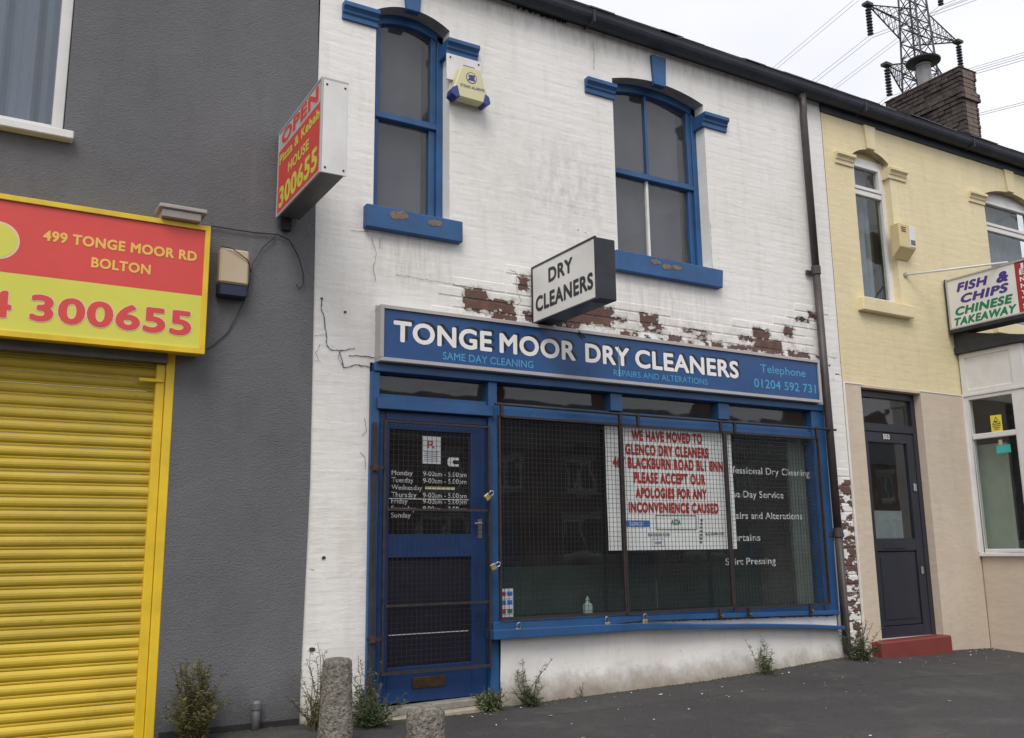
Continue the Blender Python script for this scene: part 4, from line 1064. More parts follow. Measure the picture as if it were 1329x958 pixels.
text(po, 'poster_lettering', 'BLACKBURN ROAD', LETBLACK, 'F', 0.0368, 5.39, 5.60, 1.155, 1.180, 0.01, fn=pfn)
for k in range(7): pb(5.325 + k * .003, 5.348 + k * .003, 1.09 + k * .03, 1.108 + k * .03, UNDERM)
for a, b, c_, d in ((4.82, 4.95, 1.125, 1.128), (4.82, 4.95, 1.068, 1.071), (4.82, 4.823, 1.071, 1.125), (4.947, 4.95, 1.071, 1.125)): pb(a, b, c_, d, LETPURP)
text(po, 'poster_lettering', 'HOME', LETPURP, 'F', 0.0368, 4.85, 4.92, 1.085, 1.108, 0.01, fn=pfn)
for x, z in ((5.64, 1.655), (5.645, 1.43), (5.65, 1.235), (5.655, 1.07)):
    MB().poly([pfn((x + .011 * math.cos(t * .785), .037, z + .011 * math.sin(t * .785))) for t in range(8)]).build('blue_dot', ALBLUE, po)
bo = thing('spray_bottle', (4.30, 0.22, 0.485), 'small pale plastic bottle standing inside the shop window behind the mesh', 'bottle')
MB().lathe(4.30, 0.22, [(0.036, 0.526), (0.040, 0.535), (0.040, 0.610), (0.034, 0.630), (0.014, 0.642), (0.013, 0.655)], 14).build('bottle_body', mat('pale_green_plastic', (0.55, .62, .60), .3, var=.1, bump=0), bo, smooth=True)
MB().lathe(4.30, 0.22, [(0.015, 0.656), (0.015, 0.672), (0.006, 0.676), (0.004, 0.69)], 10).build('bottle_cap', LETPALE, bo)
po2 = MB().tube([(5.15, 0.42, 0.526), (5.15, 0.42, 0.80)], 0.006, 6)  # white reflection line in the glass, modelled as a thin rod
tag(po2.build('reflection_rod', CHROME), 'thin rod modelled for a white reflection line in the shop window below the poster', 'rod')

# ---- alarm on white wall
al = thing('blue_cream_alarm_box', (3.10, -0.04, 4.44), 'cream and blue alarm box on white board beside the left blue window', 'alarm box')
bx(2.945, 3.250, -0.024, -0.006, 4.640, 4.862).build('back_board', WHITEPL, al, bevel=0.004)
MB().pxz([(3.030, 4.735), (3.190, 4.737), (3.262, 4.500), (3.225, 4.462), (2.992, 4.468), (2.952, 4.512)], -0.115, -0.0245).build('alarm_cover', CREAMY, al, bevel=0.008)
for sx in ([(2.950, 4.530), (2.990, 4.555), (3.012, 4.466), (2.985, 4.448), (2.940, 4.475)], [(3.266, 4.522), (3.232, 4.542), (3.212, 4.460), (3.238, 4.442), (3.278, 4.468)]):
    MB().pxz(sx, -0.122, -0.020).build('corner_lens', ALBLUE, al, bevel=0.004)
MB().pxz([(3.045, 4.7375), (3.175, 4.7385), (3.160, 4.760), (3.060, 4.760)], -0.085, -0.025).build('strobe_lens', ALBLUE, al, bevel=0.004)
MB().poly([(3.112 + .047 * math.cos(t * .35), -0.1165, 4.645 + .047 * math.sin(t * .35)) for t in range(18)]).build('round_badge', LETPURP, al)
MB().poly([(3.112 + .041 * math.cos(t * .35), -0.1172, 4.645 + .041 * math.sin(t * .35)) for t in range(18)]).build('round_badge', CREAMY, al)
MB().pxz([(3.082, 4.665), (3.145, 4.672), (3.135, 4.648), (3.145, 4.622), (3.080, 4.620), (3.092, 4.645)], -0.119, -0.1178).build('badge_mark', ALBLUE, al)
text(al, 'alarm_lettering', 'STEAD ALARMS', LETPURP, 'F', -0.1172, 3.015, 3.225, 4.555, 4.578, 0.01)
for x, z in ((2.975, 4.83), (3.225, 4.83)): MB().tube([(x, -0.027, z), (x, -0.023, z)], 0.008, 8).build('screw', RUST, al)

# ---- downpipe
dp = thing('downpipe', (6.85, -0.07, 0.1), 'dark brown iron downpipe running down between the white and yellow fronts', 'downpipe')
PX_ = [(6.835, 5.46), (6.84, 5.2), (6.848, 4.4), (6.852, 3.70), (6.866, 2.8), (6.874, 1.9), (6.876, 1.25), (6.876, 0.7), (6.872, 0.16)]
segs = [[(6.832, -0.085, 5.46), (6.836, -0.085, 5.30), (6.838, -0.075, 5.22), (6.848, -0.075, 3.62)], [(6.848, -0.075, 3.64), (6.872, -0.075, 1.16)], [(6.873, -0.075, 1.18), (6.872, -0.075, 0.13), (6.87, -0.11, 0.06)]]
for s_ in segs: MB().tube(s_, 0.036, 14).build('pipe_section', PIPEM, dp, smooth=True)
for x, z in ((6.833, 5.40), (6.848, 3.60), (6.873, 1.13)): MB().tube([(x, -0.075, z), (x, -0.075, z + .085)], 0.044, 14).build('pipe_collar', PIPEM, dp, bevel=.003)
for x, z in ((6.848, 3.63), (6.873, 1.16)): bx(x - .075, x + .075, -0.035, -0.012, z - .018, z + .018).build('pipe_bracket', PIPEM, dp)

# =================================================================== RIGHT: yellow house
yh = thing('yellow_painted_shop', (10.5, 0, 0), 'yellow painted chip shop building with a beige ground floor', 'building')
YW1 = (7.60, 8.165, 3.475, 5.02, 0.10); YW2 = (9.80, 10.85, 3.475, 5.00, 0.11)
YD = (7.412, 8.307, -0.2, 2.565)
YO = [(o[0], o[1], o[2], o[3] + o[4], 1) for o in (YW1, YW2)] + [YD]
BAYO = (9.10, 11.3, 0.93, 2.98)
m = MB().wall(7.177, 13.9, -0.15, 5.42, -0.004, YO + [BAYO], 0.09)
for o in (YW1, YW2):
    ap = arc_pts(o[0], o[1], o[3], o[4]); zc = o[3] + o[4]
    for (xa, za), (xb, zb) in zip(ap, ap[1:]): m.quad((xa, -.004, za), (xb, -.004, zb), (xb, -.004, zc), (xa, -.004, zc))
m.quad((13.9, -.004, -.15), (13.9, 7, -.15), (13.9, 7, 5.42), (13.9, -.004, 5.42))
m.build('wall_face', M_YEL, yh)
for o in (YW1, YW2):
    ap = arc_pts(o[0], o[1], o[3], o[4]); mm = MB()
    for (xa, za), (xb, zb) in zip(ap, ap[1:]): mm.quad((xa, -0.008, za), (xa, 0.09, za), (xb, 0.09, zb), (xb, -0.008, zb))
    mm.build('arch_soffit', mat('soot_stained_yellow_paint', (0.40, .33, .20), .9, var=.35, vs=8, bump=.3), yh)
yb = bricks(7.180, 13.85, 2.60, 5.40, [(o[0] - .004, o[1] + .004, o[2] - .01, o[3] + .005) for o in YO + [BAYO]])
q = MB()
for b in yb: brick_faces(q, b[1] - b[0], b[3] - b[2], (b[0] + b[1]) / 2, -0.0038, (b[2] + b[3]) / 2, 0.0007, 0.014, 0.0004)
q.build('painted_brick_facing', M_YEL, yh, kind='stuff')
m = MB().wall(7.187, 9.02, -0.15, 2.588, -0.018, [YD], 0.014)
m.quad((7.187, -.018, -.15), (7.187, 0, -.15), (7.187, 0, 2.588), (7.187, -.018, 2.588)).quad((7.187, -.018, 2.588), (7.187, 0.0, 2.588), (9.02, 0.0, 2.588), (9.02, -.018, 2.588))
m.build('rendered_lower_wall', M_BEI, yh)
MB().quad((8.3065, -.018, .15), (8.3065, .09, .15), (8.3065, .09, 2.565), (8.3065, -.018, 2.565)).build('door_reveal', M_BEI, yh)
MB().box(7.188, 7.44, -0.024, -0.018, 2.586, 2.597).box(8.30, 9.0, -0.024, -0.018, 2.586, 2.597).box(7.181, 7.189, -0.020, 0.0, 0.1, 2.59).build('render_bead', LETWHITE, yh)
roof_part(yh, 7.168, 13.75, 5.385)
# left end: grey building roof too
roof_part(gh, -6.5, 1.952, 5.47)
bx(7.20, 13.85, 4.0, 6.95, -0.1, 5.35).build('rear_block', OPBR, yh)
def pvc_window(o, parent, zt):
    x0, x1, zs, zp, rise = o
    ap = arc_pts(x0 - .005, x1 + .005, zp, rise); f = MB()
    zh = 5.045; f.box(x0 + .058, x1 - .058, .072, .13, zh - .065, zh); zp = zh
    f.box(x0 - .005, x0 + .058, .072, .13, zs, zp).box(x1 - .058, x1 + .005, .072, .13, zs, zp).box(x0 + .058, x1 - .058, .072, .13, zs - .01, zs + .06).box(x0 + .058, x1 - .058, .072, .13, zt - .03, zt + .03)
    F = f.build('window_frame', WHITEPL, parent, bevel=.004)
    bx(x0 - .02, x1 + .02, .085, .12, zh + .001, o[3] + rise + .03).build('arch_infill', WHITEPL if o is YW2 else YBOX, F)
    sf_ = MB().box(x0 + .058, x0 + .095, .062, .12, zt + .031, zp - .07).box(x1 - .095, x1 - .058, .062, .12, zt + .031, zp - .07).box(x0 + .095, x1 - .095, .062, .12, zt + .031, zt + .066).box(x0 + .095, x1 - .095, .062, .12, zp - .105, zp - .07)
    sf_.build('top_sash', WHITEPL, F, bevel=.003)
    bx(x0 + .095, x1 - .095, .098, .102, zt + .066, zp - .105).build('pane', GL_PV, F)
    bx(x0 + .058, x1 - .058, .098, .102, zs + .06, zt - .03).build('pane', GL_PV, F)
    c = MB(); n_ = 30; xe = x1 - .24 * (x1 - x0) if o is YW1 else x1 - .05
    for i in range(n_):
        xa = x0 + (xe - x0) * i / n_; xb = x0 + (xe - x0) * (i + 1) / n_; fy = lambda x: .20 + .015 * math.sin(x * 45)
        c.quad((xa, fy(xa), zs - .1), (xb, fy(xb), zs - .1), (xb, fy(xb), zp + rise), (xa, fy(xa), zp + rise))
    c.build('net_curtain', NETY, F, smooth=True)
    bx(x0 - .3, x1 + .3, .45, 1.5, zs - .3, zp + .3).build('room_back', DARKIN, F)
pvc_window(YW1, yh, 4.665); pvc_window(YW2, yh, 4.64)
MB().pxz([(7.485, 3.340), (8.262, 3.336), (8.29, 3.466), (7.50, 3.476)], -0.075, 0.10).build('window_sill', M_YEL, yh, bevel=.006)
bx(9.68, 10.98, -0.075, .10, 3.34, 3.473).build('window_sill', M_YEL, yh, bevel=.006)
moulding(7.325, 7.598, 4.865, 4.985, yh, M_YEL); moulding(8.135, 8.415, 4.862, 4.978, yh, M_YEL, .09)
moulding(9.50, 9.798, 4.855, 4.975, yh, M_YEL); moulding(10.82, 11.12, 4.855, 4.975, yh, M_YEL, .09)
MB().pxz([(7.825, 5.125), (7.945, 5.125), (7.975, 5.385), (7.80, 5.385)], -0.030, .03).build('keystone', M_YEL, yh, bevel=.004)
MB().pxz([(10.27, 5.115), (10.39, 5.115), (10.42, 5.385), (10.24, 5.385)], -0.030, .03).build('keystone', M_YEL, yh, bevel=.004)
# door
f = MB().box(7.413, 7.475, .060, .12, .17, 2.563).box(8.245, 8.306, .060, .12, .17, 2.563).box(7.475, 8.245, .060, .12, 2.49, 2.563).box(7.475, 8.245, .060, .12, 2.155, 2.235)
fd = f.build('door_frame', ANTH, yh, bevel=.004)
bx(7.475, 8.245, .085, .089, 2.236, 2.489).build('fanlight', GL_PV, fd)
dl = MB().box(7.478, 7.56, .068, .115, .20, 2.150).box(8.135, 8.243, .068, .115, .20, 2.150).box(7.56, 8.135, .068, .115, 2.05, 2.150).box(7.56, 8.135, .068, .115, 1.0, 1.115).box(7.56, 8.135, .068, .115, .20, .30)
dd = dl.build('front_door', ANTH, yh, bevel=.004)
bx(7.56, 8.135, .088, .092, 1.116, 2.049).build('pane', GL_PV, dd)
bx(7.56, 8.135, .082, .10, .301, .999).build('lower_panel', ANTH, dd, bevel=.012)
bx(7.61, 8.085, .074, .0818, .36, .945).build('raised_panel', ANTH, dd, bevel=.006)
bx(7.66, 7.965, .060, .0678, 1.022, 1.088).build('letterbox', BLACKM, dd, bevel=.004)
bx(7.60, 8.00, .100, .103, 1.12, 1.385).build('reflection_card', mat('grey_reflection_film', (0.30, .32, .32), .8, var=.1, bump=0), dd)  # pale reflection in the door glass, modelled as a grey card behind it
MB().box(8.172, 8.205, .058, .0678, .775, .845).build('lock_plate', CHROME, dd, bevel=.003)
MB().box(8.168, 8.208, .050, .0678, 1.58, 1.655).build('key_box', CHROME, dd, bevel=.004)
bx(7.775, 7.885, .0655, .0678, 2.080, 2.142).build('number_plate', LETBLACK, dd)
text(dd, 'house_number', '503', LETWHITE, 'F', .0650, 7.782, 7.878, 2.085, 2.135, .02)
bx(7.40, 8.31, .04, .12, .155, .198).build('threshold', SILVER, yh, bevel=.003)
bx(7.30, 9.1, 1.6, 1.7, -.1, 2.7).build('hall_back_wall', DARKIN, yh)
bx(7.20, 7.40, .1, 1.6, -.1, 2.7).build('hall_side_wall', DARKIN, yh)
rs = thing('red_door_step', (7.8, -.05, 0), 'red painted stone door step below the dark grey door', 'step')
MB().pxz([(7.272, -.03), (8.272, -.03), (8.268, .203), (7.262, .190)], -0.130, .039).build('step_block', REDST, rs, bevel=.01)
# bay window
by = thing('shop_bay_window', (10.2, -.3, 0), 'white framed projecting bay window of the chip shop at the right edge', 'bay window')
X = 9.0; YB = -0.70
MB().box(X + .03, 11.4, YB, -.0185, -.12, .93).build('bay_base', M_BEI, by)
bx(X - .012, 11.42, YB - .03, -.012, .931, .968).build('bay_sill', WHITEPL, by, bevel=.004)
f = MB().box(X, X + .06, -.078, -.0185, .969, 2.572).box(X, X + .06, YB, YB + .15, .969, 2.572).box(X, X + .06, YB + .15, -.078, .969, 1.005).box(X, X + .06, YB + .15, -.078, 2.12, 2.175).box(X, X + .06, YB + .15, -.078, 2.535, 2.572)
f.box(X + .06, 11.4, YB, YB + .06, .969, 1.01).box(X + .06, 11.4, YB, YB + .06, 2.12, 2.175).box(X + .06, 11.4, YB, YB + .06, 2.535, 2.572).box(11.34, 11.4, YB, YB + .06, 1.01, 2.535).box(10.15, 10.22, YB, YB + .06, 1.01, 2.12)
bf = f.build('bay_frame', WHITEPL, by, bevel=.005)
MB().box(X + .02, X + .024, YB + .15, -.078, 1.005, 2.12).box(X + .02, X + .024, YB + .15, -.078, 2.175, 2.535).box(X + .06, 11.34, YB + .03, YB + .034, 1.01, 2.12).box(X + .06, 11.34, YB + .03, YB + .034, 2.175, 2.535).build('pane', GL_PV, bf)
f = MB().box(X - .012, 11.42, YB - .02, -.0185, 2.573, 2.605)
f.box(X - .004, X + .05, -.085, -.0185, 2.606, 3.03).box(X - .004, X + .05, YB - .01, YB + .12, 2.606, 3.03).box(X - .004, X + .05, YB + .12, -.085, 2.606, 2.645).box(X - .004, X + .05, YB + .12, -.085, 2.985, 3.03)
f.box(X + .05, 11.4, YB - .01, YB + .05, 2.606, 2.645).box(X + .05, 11.4, YB - .01, YB + .05, 2.985, 3.03)
f.build('panel_frame', WHITEPL, by, bevel=.004)
MB().box(X + .010, X + .02, YB + .12, -.085, 2.645, 2.985).box(X + .05, 11.4, YB + .02, YB + .03, 2.645, 2.985).build('upper_panel', WHITEPL, by)
MB().box(X - .05, 11.45, YB - .06, -.0, 3.032, 3.105).build('bay_roof', mat('dark_roof_felt', (0.035, .036, .04), .8, var=.3, bump=.4), by, bevel=.006)
MB().pyz([(YB - .04, 3.106), (-.005, 3.106), (-.005, 3.28), (-.10, 3.26)], X - .03, 11.4).build('roof_flashing', mat('lead_flashing', (0.045, .046, .052), .6, var=.3, bump=.3), by)
bx(X - .02, X + .03, -.03, -.0186, .97, 2.60).build('corner_trim', WHITEPL, by)
MB().box(X - .1, 13.8, 2.4, 2.5, -.1, 3.2).box(X - .1, 13.8, .09, 2.5, 2.99, 3.05).box(13.7, 13.8, .09, 2.4, -.1, 3.0).build('shop_interior', mat('dim_takeaway_interior', (.13, .14, .13), .9, var=.2, vs=2, bump=0), by)
bx(11.5, 11.9, .3, 2.3, -.1, 1.1).build('serving_counter', SILVER, by)
bx(X + .12, X + .17, -.34, -.02, .97, 2.07).build('inner_pale_panel', mat('pale_green_interior_paint', (0.36, .40, .32), .9, var=.08, bump=0), by)
bx(X + .1, 11.3, -.6, .6, .90, .93).build('inner_shelf', DARKIN, by)
ws = thing('warning_sticker', (9.015, -.37, 2.19), 'yellow triangle warning sticker on the upper pane of the bay window', 'sticker')
def pbx(yA, yB_, z0, z1, mt, nm, par, xx): bx(xx - .0015, xx, yA, yB_, z0, z1).build(nm, mt, par)
pbx(-.405, -.285, 2.178, 2.345, STICKYEL, 'sticker_paper', ws, 9.0185)
MB().pyz([(-.39, 2.25), (-.30, 2.25), (-.345, 2.33)], 9.0155, 9.0165).build('triangle', LETBLACK, ws)
MB().pyz([(-.379, 2.257), (-.311, 2.257), (-.345, 2.317)], 9.0145, 9.0153).build('triangle_fill', STICKYEL, ws)
MB().pyz([(-.365, 2.265), (-.32, 2.272), (-.335, 2.29), (-.35, 2.285)], 9.0135, 9.0143).build('triangle_mark', LETBLACK, ws)
for k in range(3): pbx(-.39 + .01 * k, -.30 - .01 * k, 2.232 - k * .018, 2.238 - k * .018, LETBLACK, 'small_print', ws, 9.0164)
tg = thing('teal_sticker', (9.015, -.4, 1.93), 'teal green sticker on the lower pane of the bay window', 'sticker')
pbx(-.465, -.315, 1.955, 2.035, STICKTEAL, 'sticker_paper', tg, 9.0185); pbx(-.385, -.345, 2.04, 2.09, CREAM, 'sticker_tab', tg, 9.0185)
# fish and chips sign
cs = thing('fish_and_chips_projecting_sign', (8.95, -.02, 3.28), 'projecting box sign reading FISH & CHIPS CHINESE TAKEAWAY above the bay window', 'sign')
bx(8.892, 9.06, -1.15, -.045, 3.285, 3.825).build('sign_box', BLACKM, cs, bevel=.004)
MB().box(8.872, 8.8915, -1.16, -.040, 3.815, 3.83).box(8.872, 8.8915, -1.16, -.040, 3.262, 3.300).box(8.872, 8.8915, -1.16, -1.14, 3.300, 3.815).box(8.872, 8.8915, -.055, -.040, 3.300, 3.815).build('sign_frame', SILVER, cs)
MB().box(8.870, 9.07, -1.162, -.035, 3.245, 3.284).box(8.88, 9.07, -.044, -.020, 3.25, 3.84).build('black_edge', BLACKM, cs)
bx(8.880, 8.8915, -.802, -.056, 3.301, 3.814).build('white_panel', SIGNOFF, cs)
bx(8.880, 8.8915, -1.139, -.803, 3.301, 3.814).build('red_panel', CRIM, cs)
for s_, a, b, c_, d, mt in (('FISH', .155, .515, 3.668, 3.765, LETPURP), ('&', .600, .735, 3.652, 3.765, LETPURP), ('CHIPS', .190, .725, 3.540, 3.635, LETPURP), ('CHINESE', .115, .755, 3.418, 3.510, LETGRN), ('TAKEAWAY', .095, .780, 3.312, 3.398, LETGRN)):
    text(cs, 'lettering', s_, mt, 'S', 8.8792, a, b, c_, d, .055, .25)
for i, ch_ in enumerate("JENNY'S"):
    text(cs, 'lettering', ch_, LETWHITE, 'S', 8.8792, .845, .895 if ch_ != "'" else .86, 3.745 - i * .068, 3.793 - i * .068, .03)
ro = thing('sign_stay_rod', (8.6, -.3, 3.8), 'white steel stay rod from the yellow wall to the fish and chips sign', 'rod')
MB().tube([(8.262, -.004, 3.815), (8.92, -.72, 3.852)], .011, 8).build('rod', WHITEPL, ro, smooth=True)
MB().tube([(8.262, -.02, 3.815), (8.262, -.003, 3.815)], .026, 10).build('fixing_plate', FLOODM, ro)
MB().tube([(8.92, -.70, 3.851), (8.95, -.72, 3.82)], .006, 6).build('hook', WHITEPL, ro)
# yellow alarm box
ya = thing('yellow_alarm_box', (8.25, -.06, 3.98), 'pale yellow alarm box on the yellow wall between its upper windows', 'alarm box')
MB().pyz([(-.0085, 4.325), (-.12, 4.325), (-.12, 4.07), (-.0085, 3.965)], 8.08, 8.33).build('alarm_body', YBOX, ya, bevel=.006)
bx(8.235, 8.325, -.126, -.1205, 4.085, 4.315).build('white_strip', WHITEPL, ya)
bx(8.245, 8.315, -.128, -.1265, 4.105, 4.16).build('alarm_label', UNDERM, ya)
for k in range(3): bx(8.115, 8.185, -.1235, -.1203, 4.235 + k * .022, 4.244 + k * .022).build('sounder_slot', BLACKM, ya)
# chimney
cx0, cx1, cy0, cy1, ct = 13.805, 14.285, 2.6, 4.11, 8.955
cm = thing('brick_chimney', ((cx0 + cx1) / 2, 3.35, 7.2), 'soot blackened brick chimney stack on the roof at the right', 'chimney')
bx(cx0 + .045, cx1 - .045, cy0 + .045, cy1 - .045, 6.7, ct - .02).build('chimney_core', MORT, cm)
q1, q2 = MB(), MB(); z = 6.75; k = 0
while z < ct - .03:
    top = z + .078
    off = 0.0
    if 8.38 < z < 8.50: off = .035
    elif z >= 8.50: off = .0
    if z > 8.72: off = .012
    a0, a1, b0, b1 = cx0 + .025 - off, cx1 - .025 + off, cy0 + .025 - off, cy1 - .025 + off
    y = b0 - (.11 if k % 2 else 0)
    while y < b1 - .02:
        ya_, yb_ = max(y, b0), min(y + .22, b1)
        j = random.uniform(-.014, .012)
        q1.box(a0 + j, a0 + .08, ya_, yb_, z + random.uniform(-.004, .004), z + .068); q1.box(a1 - .08, a1 + j, ya_, yb_, z, z + .068)
        y += .23
    x = a0 + .0805
    while x < a1 - .085:
        q2.box(x, min(x + .16, a1 - .0805), b0 + random.uniform(-.005, .005), b0 + .08, z, z + .068); q2.box(x, min(x + .16, a1 - .0805), b1 - .08, b1, z, z + .068); x += .165
    z = top; k += 1
q1.build('chimney_brickwork', CHIMB, cm, kind='stuff', bevel=.006)
q2.build('chimney_brickwork', CHIMR, cm, kind='stuff')
bx(cx0 + .0, cx1 - .0, cy0 + .0, cy1 - .0, ct - .02, ct + .004).build('chimney_capping', CHIMR, cm, bevel=.01)
MB().box(cx0 + .012, cx0 + .02, cy0 + .1, cy1 - .3, 8.50, 8.515).build('pale_mortar_band', FLOODM, cm)
cp = thing('chimney_cowl', (14.045, 3.415, ct), 'dark disc shaped cowl on a grey flue on top of the chimney', 'cowl')
MB().lathe(14.045, 3.415, [(.118, ct), (.118, 9.38), (.128, 9.38), (.128, 9.42)], 18).build('flue', POTM, cp, smooth=False)
MB().lathe(14.045, 3.415, [(.05, 9.421), (.29, 9.46), (.295, 9.485), (.20, 9.525), (.06, 9.55)], 28).build('cowl_disc', BLACKM, cp, smooth=False)
# =================================================================== pylon
TX, TY = 57.95, 33.2
py = thing('electricity_pylon', (TX, TY, 0), 'steel lattice electricity pylon rising behind the chimney at upper right', 'pylon')
def hw(z): return .40 + (50 - z) * .030 if z > 36 else .82 + (36 - z) * .040
def lat(mb, a, b, r): mb.tube([a, b], r, 4, False)
legs = [MB() for _ in range(4)]; br_ = MB()
zs_ = [-.3, 6, 12, 17, 21, 24.5, 27.5, 30, 32, 33.6, 35, 36.3, 37.6, 38.9, 40.2, 41.5, 42.8, 44, 45.2, 46.4, 47.6, 48.8, 50]
for za, zb in zip(zs_, zs_[1:]):
    A = hw(za); B = hw(zb); cs_ = [(-1, -1), (1, -1), (1, 1), (-1, 1)]
    for i in range(4):
        j = (i + 1) % 4
        p = lambda q, h, z: (TX + cs_[q][0] * h, TY + cs_[q][1] * h, z)
        lat(legs[i], p(i, A, za), p(i, B, zb), .09)
        lat(br_, p(i, A, za), p(j, B, zb), .042); lat(br_, p(j, A, za), p(i, B, zb), .042); lat(br_, p(i, B, zb), p(j, B, zb), .035)
for l_ in legs: l_.build('leg', LATT, py)
br_.build('bracing', LATT, py)
TIPS = []
for (z, half) in ((38.9, 5.15), (34.6, 3.7), (43.9, 3.5)):
    for s in (-1, 1):
        a = MB(); h = hw(z); tip = (TX + s * half, TY, z + .15)
        for sy in (-1, 1):
            r0 = (TX + s * h, TY + sy * h, z + .75); r1 = (TX + s * h, TY + sy * h, z - 1.0)
            lat(a, r0, tip, .055); lat(a, r1, tip, .06)
            n_ = 7; pv = None
            for k in range(n_):
                t0 = k / n_; t1 = (k + .5) / n_; L_ = lambda A, B, t: tuple(A[c_] + (B[c_] - A[c_]) * t for c_ in range(3))
                lat(a, L_(r0, tip, t0), L_(r1, tip, t1), .026); lat(a, L_(r1, tip, t1), L_(r0, tip, (k + 1) / n_), .026)
            if sy == 1:
                for k in range(1, n_):
                    t = k / n_; ra = L_((TX + s * h, TY - h, z - 1.0), tip, t); rb = L_(r1, tip, t); lat(a, ra, rb, .026)
                    rc = L_((TX + s * h, TY - h, z + .75), tip, t); rd = L_(r0, tip, t); lat(a, rc, rd, .026)
        a.box(tip[0] - .35, tip[0] + .3, TY - .25, TY + .25, z + .05, z + .25)
        a.build('cross_arm', LATT, py)
        iz = z - .05; prf = []
        for k in range(9):
            zz = iz - .12 - k * .235
            prf += [(.10, zz), (.22, zz - .06), (.22, zz - .12), (.08, zz - .15)]
        ins = MB().lathe(tip[0], TY, prf, 8); ins.build('insulator', INSUL, py)
        TIPS.append((tip[0], TY, z - 2.35))
# conductors
def span(p, sgn, L_=230, slope=.19):
    pts = []
    for k in range(0, 25):
        t = k / 24; d = L_ * t; pts.append((p[0], p[1] + sgn * d, p[2] - slope * d + slope * d * d / L_))
    return pts
wl = ['left middle', 'right middle', 'left lowest', 'right lowest', 'left top', 'right top']
for i, p in enumerate(TIPS):
    q = MB()
    for dx in (-.2, .2):
        for s in (-1, 1): q.tube([(a + dx, b, c_) for a, b, c_ in span(p, s)], .017, 4, False)
    tag(q.build('power_line', CABLE), 'thin twin power line strung from the ' + wl[i] + ' arm of the pylon', 'cable', 'power lines on the pylon')

# =================================================================== street furniture and plants
def bollard(cx, cy, top, r0, r1, label, lean=(0, 0)):
    zb = gz(cx, cy) - .05; prof = []
    n_ = 12
    for k in range(n_ + 1):
        t = k / n_; prof.append((r0 + (r1 - r0) * t, zb + (top - .035 - zb) * t))
    prof += [(r1 * .96, top - .02), (r1 * .80, top - .007), (r1 * .4, top)]
    q = MB().lathe(cx, cy, prof, 28)
    q.v = [(x + lean[0] * (z - zb) + .006 * mnoise.noise(Vector((x * 18, y * 18, z * 18))) , y + lean[1] * (z - zb) + .006 * mnoise.noise(Vector((x * 18 + 9, y * 18, z * 18))), z + (.006 * mnoise.noise(Vector((x * 25, y * 25, 7))) if z > top - .05 else 0)) for x, y, z in q.v]
    return tag(q.build('concrete_bollard', BOLL, smooth=True), label, 'bollard', 'concrete bollards in front of the blue door')
bollard(1.915, -.70, .462, .100, .083, 'weathered concrete bollard in front of the white pier, left of the door', (.012, 0))
bollard(1.775, -2.2, .405, .095, .081, 'nearer concrete bollard in front of the blue door step')

def leafy(name, label, x, y, h, spread, nst, nleaf, ls, mt, stem=STEM, seed=1, upright=.6, cat='weed', grp=None):
    rnd = random.Random(seed)
    z0 = gz(x, y)
    t = thing(name, (x, y, z0), label, cat, grp)
    S, Lf = MB(), MB()
    for k in range(nst):
        an = rnd.uniform(0, 6.283); hh = h * (rnd.uniform(.25, .7) if rnd.random() < .65 else rnd.uniform(.75, 1.1)); sp = spread * rnd.uniform(.15, 1)
        bx_, by_ = x + rnd.uniform(-.25, .25) * spread, y + rnd.uniform(-.15, .15) * spread
        pts = []
        for q in range(7):
            s = q / 6
            py_ = by_ + math.sin(an) * sp * s ** 1.4
            pts.append((bx_ + math.cos(an) * sp * s ** 1.4 + rnd.uniform(-.012, .012), min(py_, -.03), z0 - .01 + hh * s))
        S.tube(pts, [.0035 * (1 - .6 * q / 6) for q in range(7)], 4, False)
        for q in range(nleaf):
            s = rnd.uniform(.08, 1) ** .8; i = min(5, int(s * 6)); f = s * 6 - i
            p = [pts[i][c_] + (pts[i + 1][c_] - pts[i][c_]) * f for c_ in range(3)]
            a = rnd.uniform(0, 6.283); el = rnd.uniform(-.2, 1.1) * upright * 1.5; L_ = ls * rnd.uniform(.6, 1.45) * (1.15 - .5 * s)
            d = Vector((math.cos(a) * math.cos(el), math.sin(a) * math.cos(el), math.sin(el)))
            sd_ = d.cross(Vector((rnd.uniform(-1, 1), rnd.uniform(-1, 1), 1))).normalized() * L_ * .10
            P = Vector(p); m_ = P + d * L_ * .5
            tip = P + d * L_ + Vector((0, 0, -.15 * L_))
            for V_ in (m_, tip): V_.y = min(V_.y, -.012)
            Lf.quad(tuple(P), tuple(m_ + sd_), tuple(tip), tuple(m_ - sd_))
    S.build('stem', stem, t); Lf.build('leaves', mt, t)
    return t
G = 'weeds growing at the foot of the wall'
leafy('shrub', 'olive bushy shrub growing against the grey wall beside the yellow shutter', 1.255, -.17, .45, .16, 110, 60, .040, LEAFO, seed=3, cat='shrub')
leafy('tall_weed', 'feathery tall weeds between the grey wall and the taller bollard', 1.98, -.24, .47, .19, 46, 30, .038, LEAFO, seed=4, grp=G)
leafy('tall_weed', 'tall green weeds growing right of the taller bollard at the blue door post', 2.33, -.17, .40, .18, 24, 26, .042, LEAFG, seed=5, grp=G)
leafy('low_weed', 'low dark green weed clump at the left end of the door step', 2.30, -.28, .20, .24, 44, 28, .046, LEAFD, seed=6, grp=G)
leafy('grass_tuft', 'small grass tuft at the right end of the door step', 3.22, -.13, .13, .13, 80, 9, .06, LEAFG, seed=7, upright=1.0, grp=G)
leafy('wall_weed', 'spindly leafy weed against the left part of the white plinth', 3.54, -.11, .38, .24, 13, 26, .040, LEAFG, seed=8, grp=G)
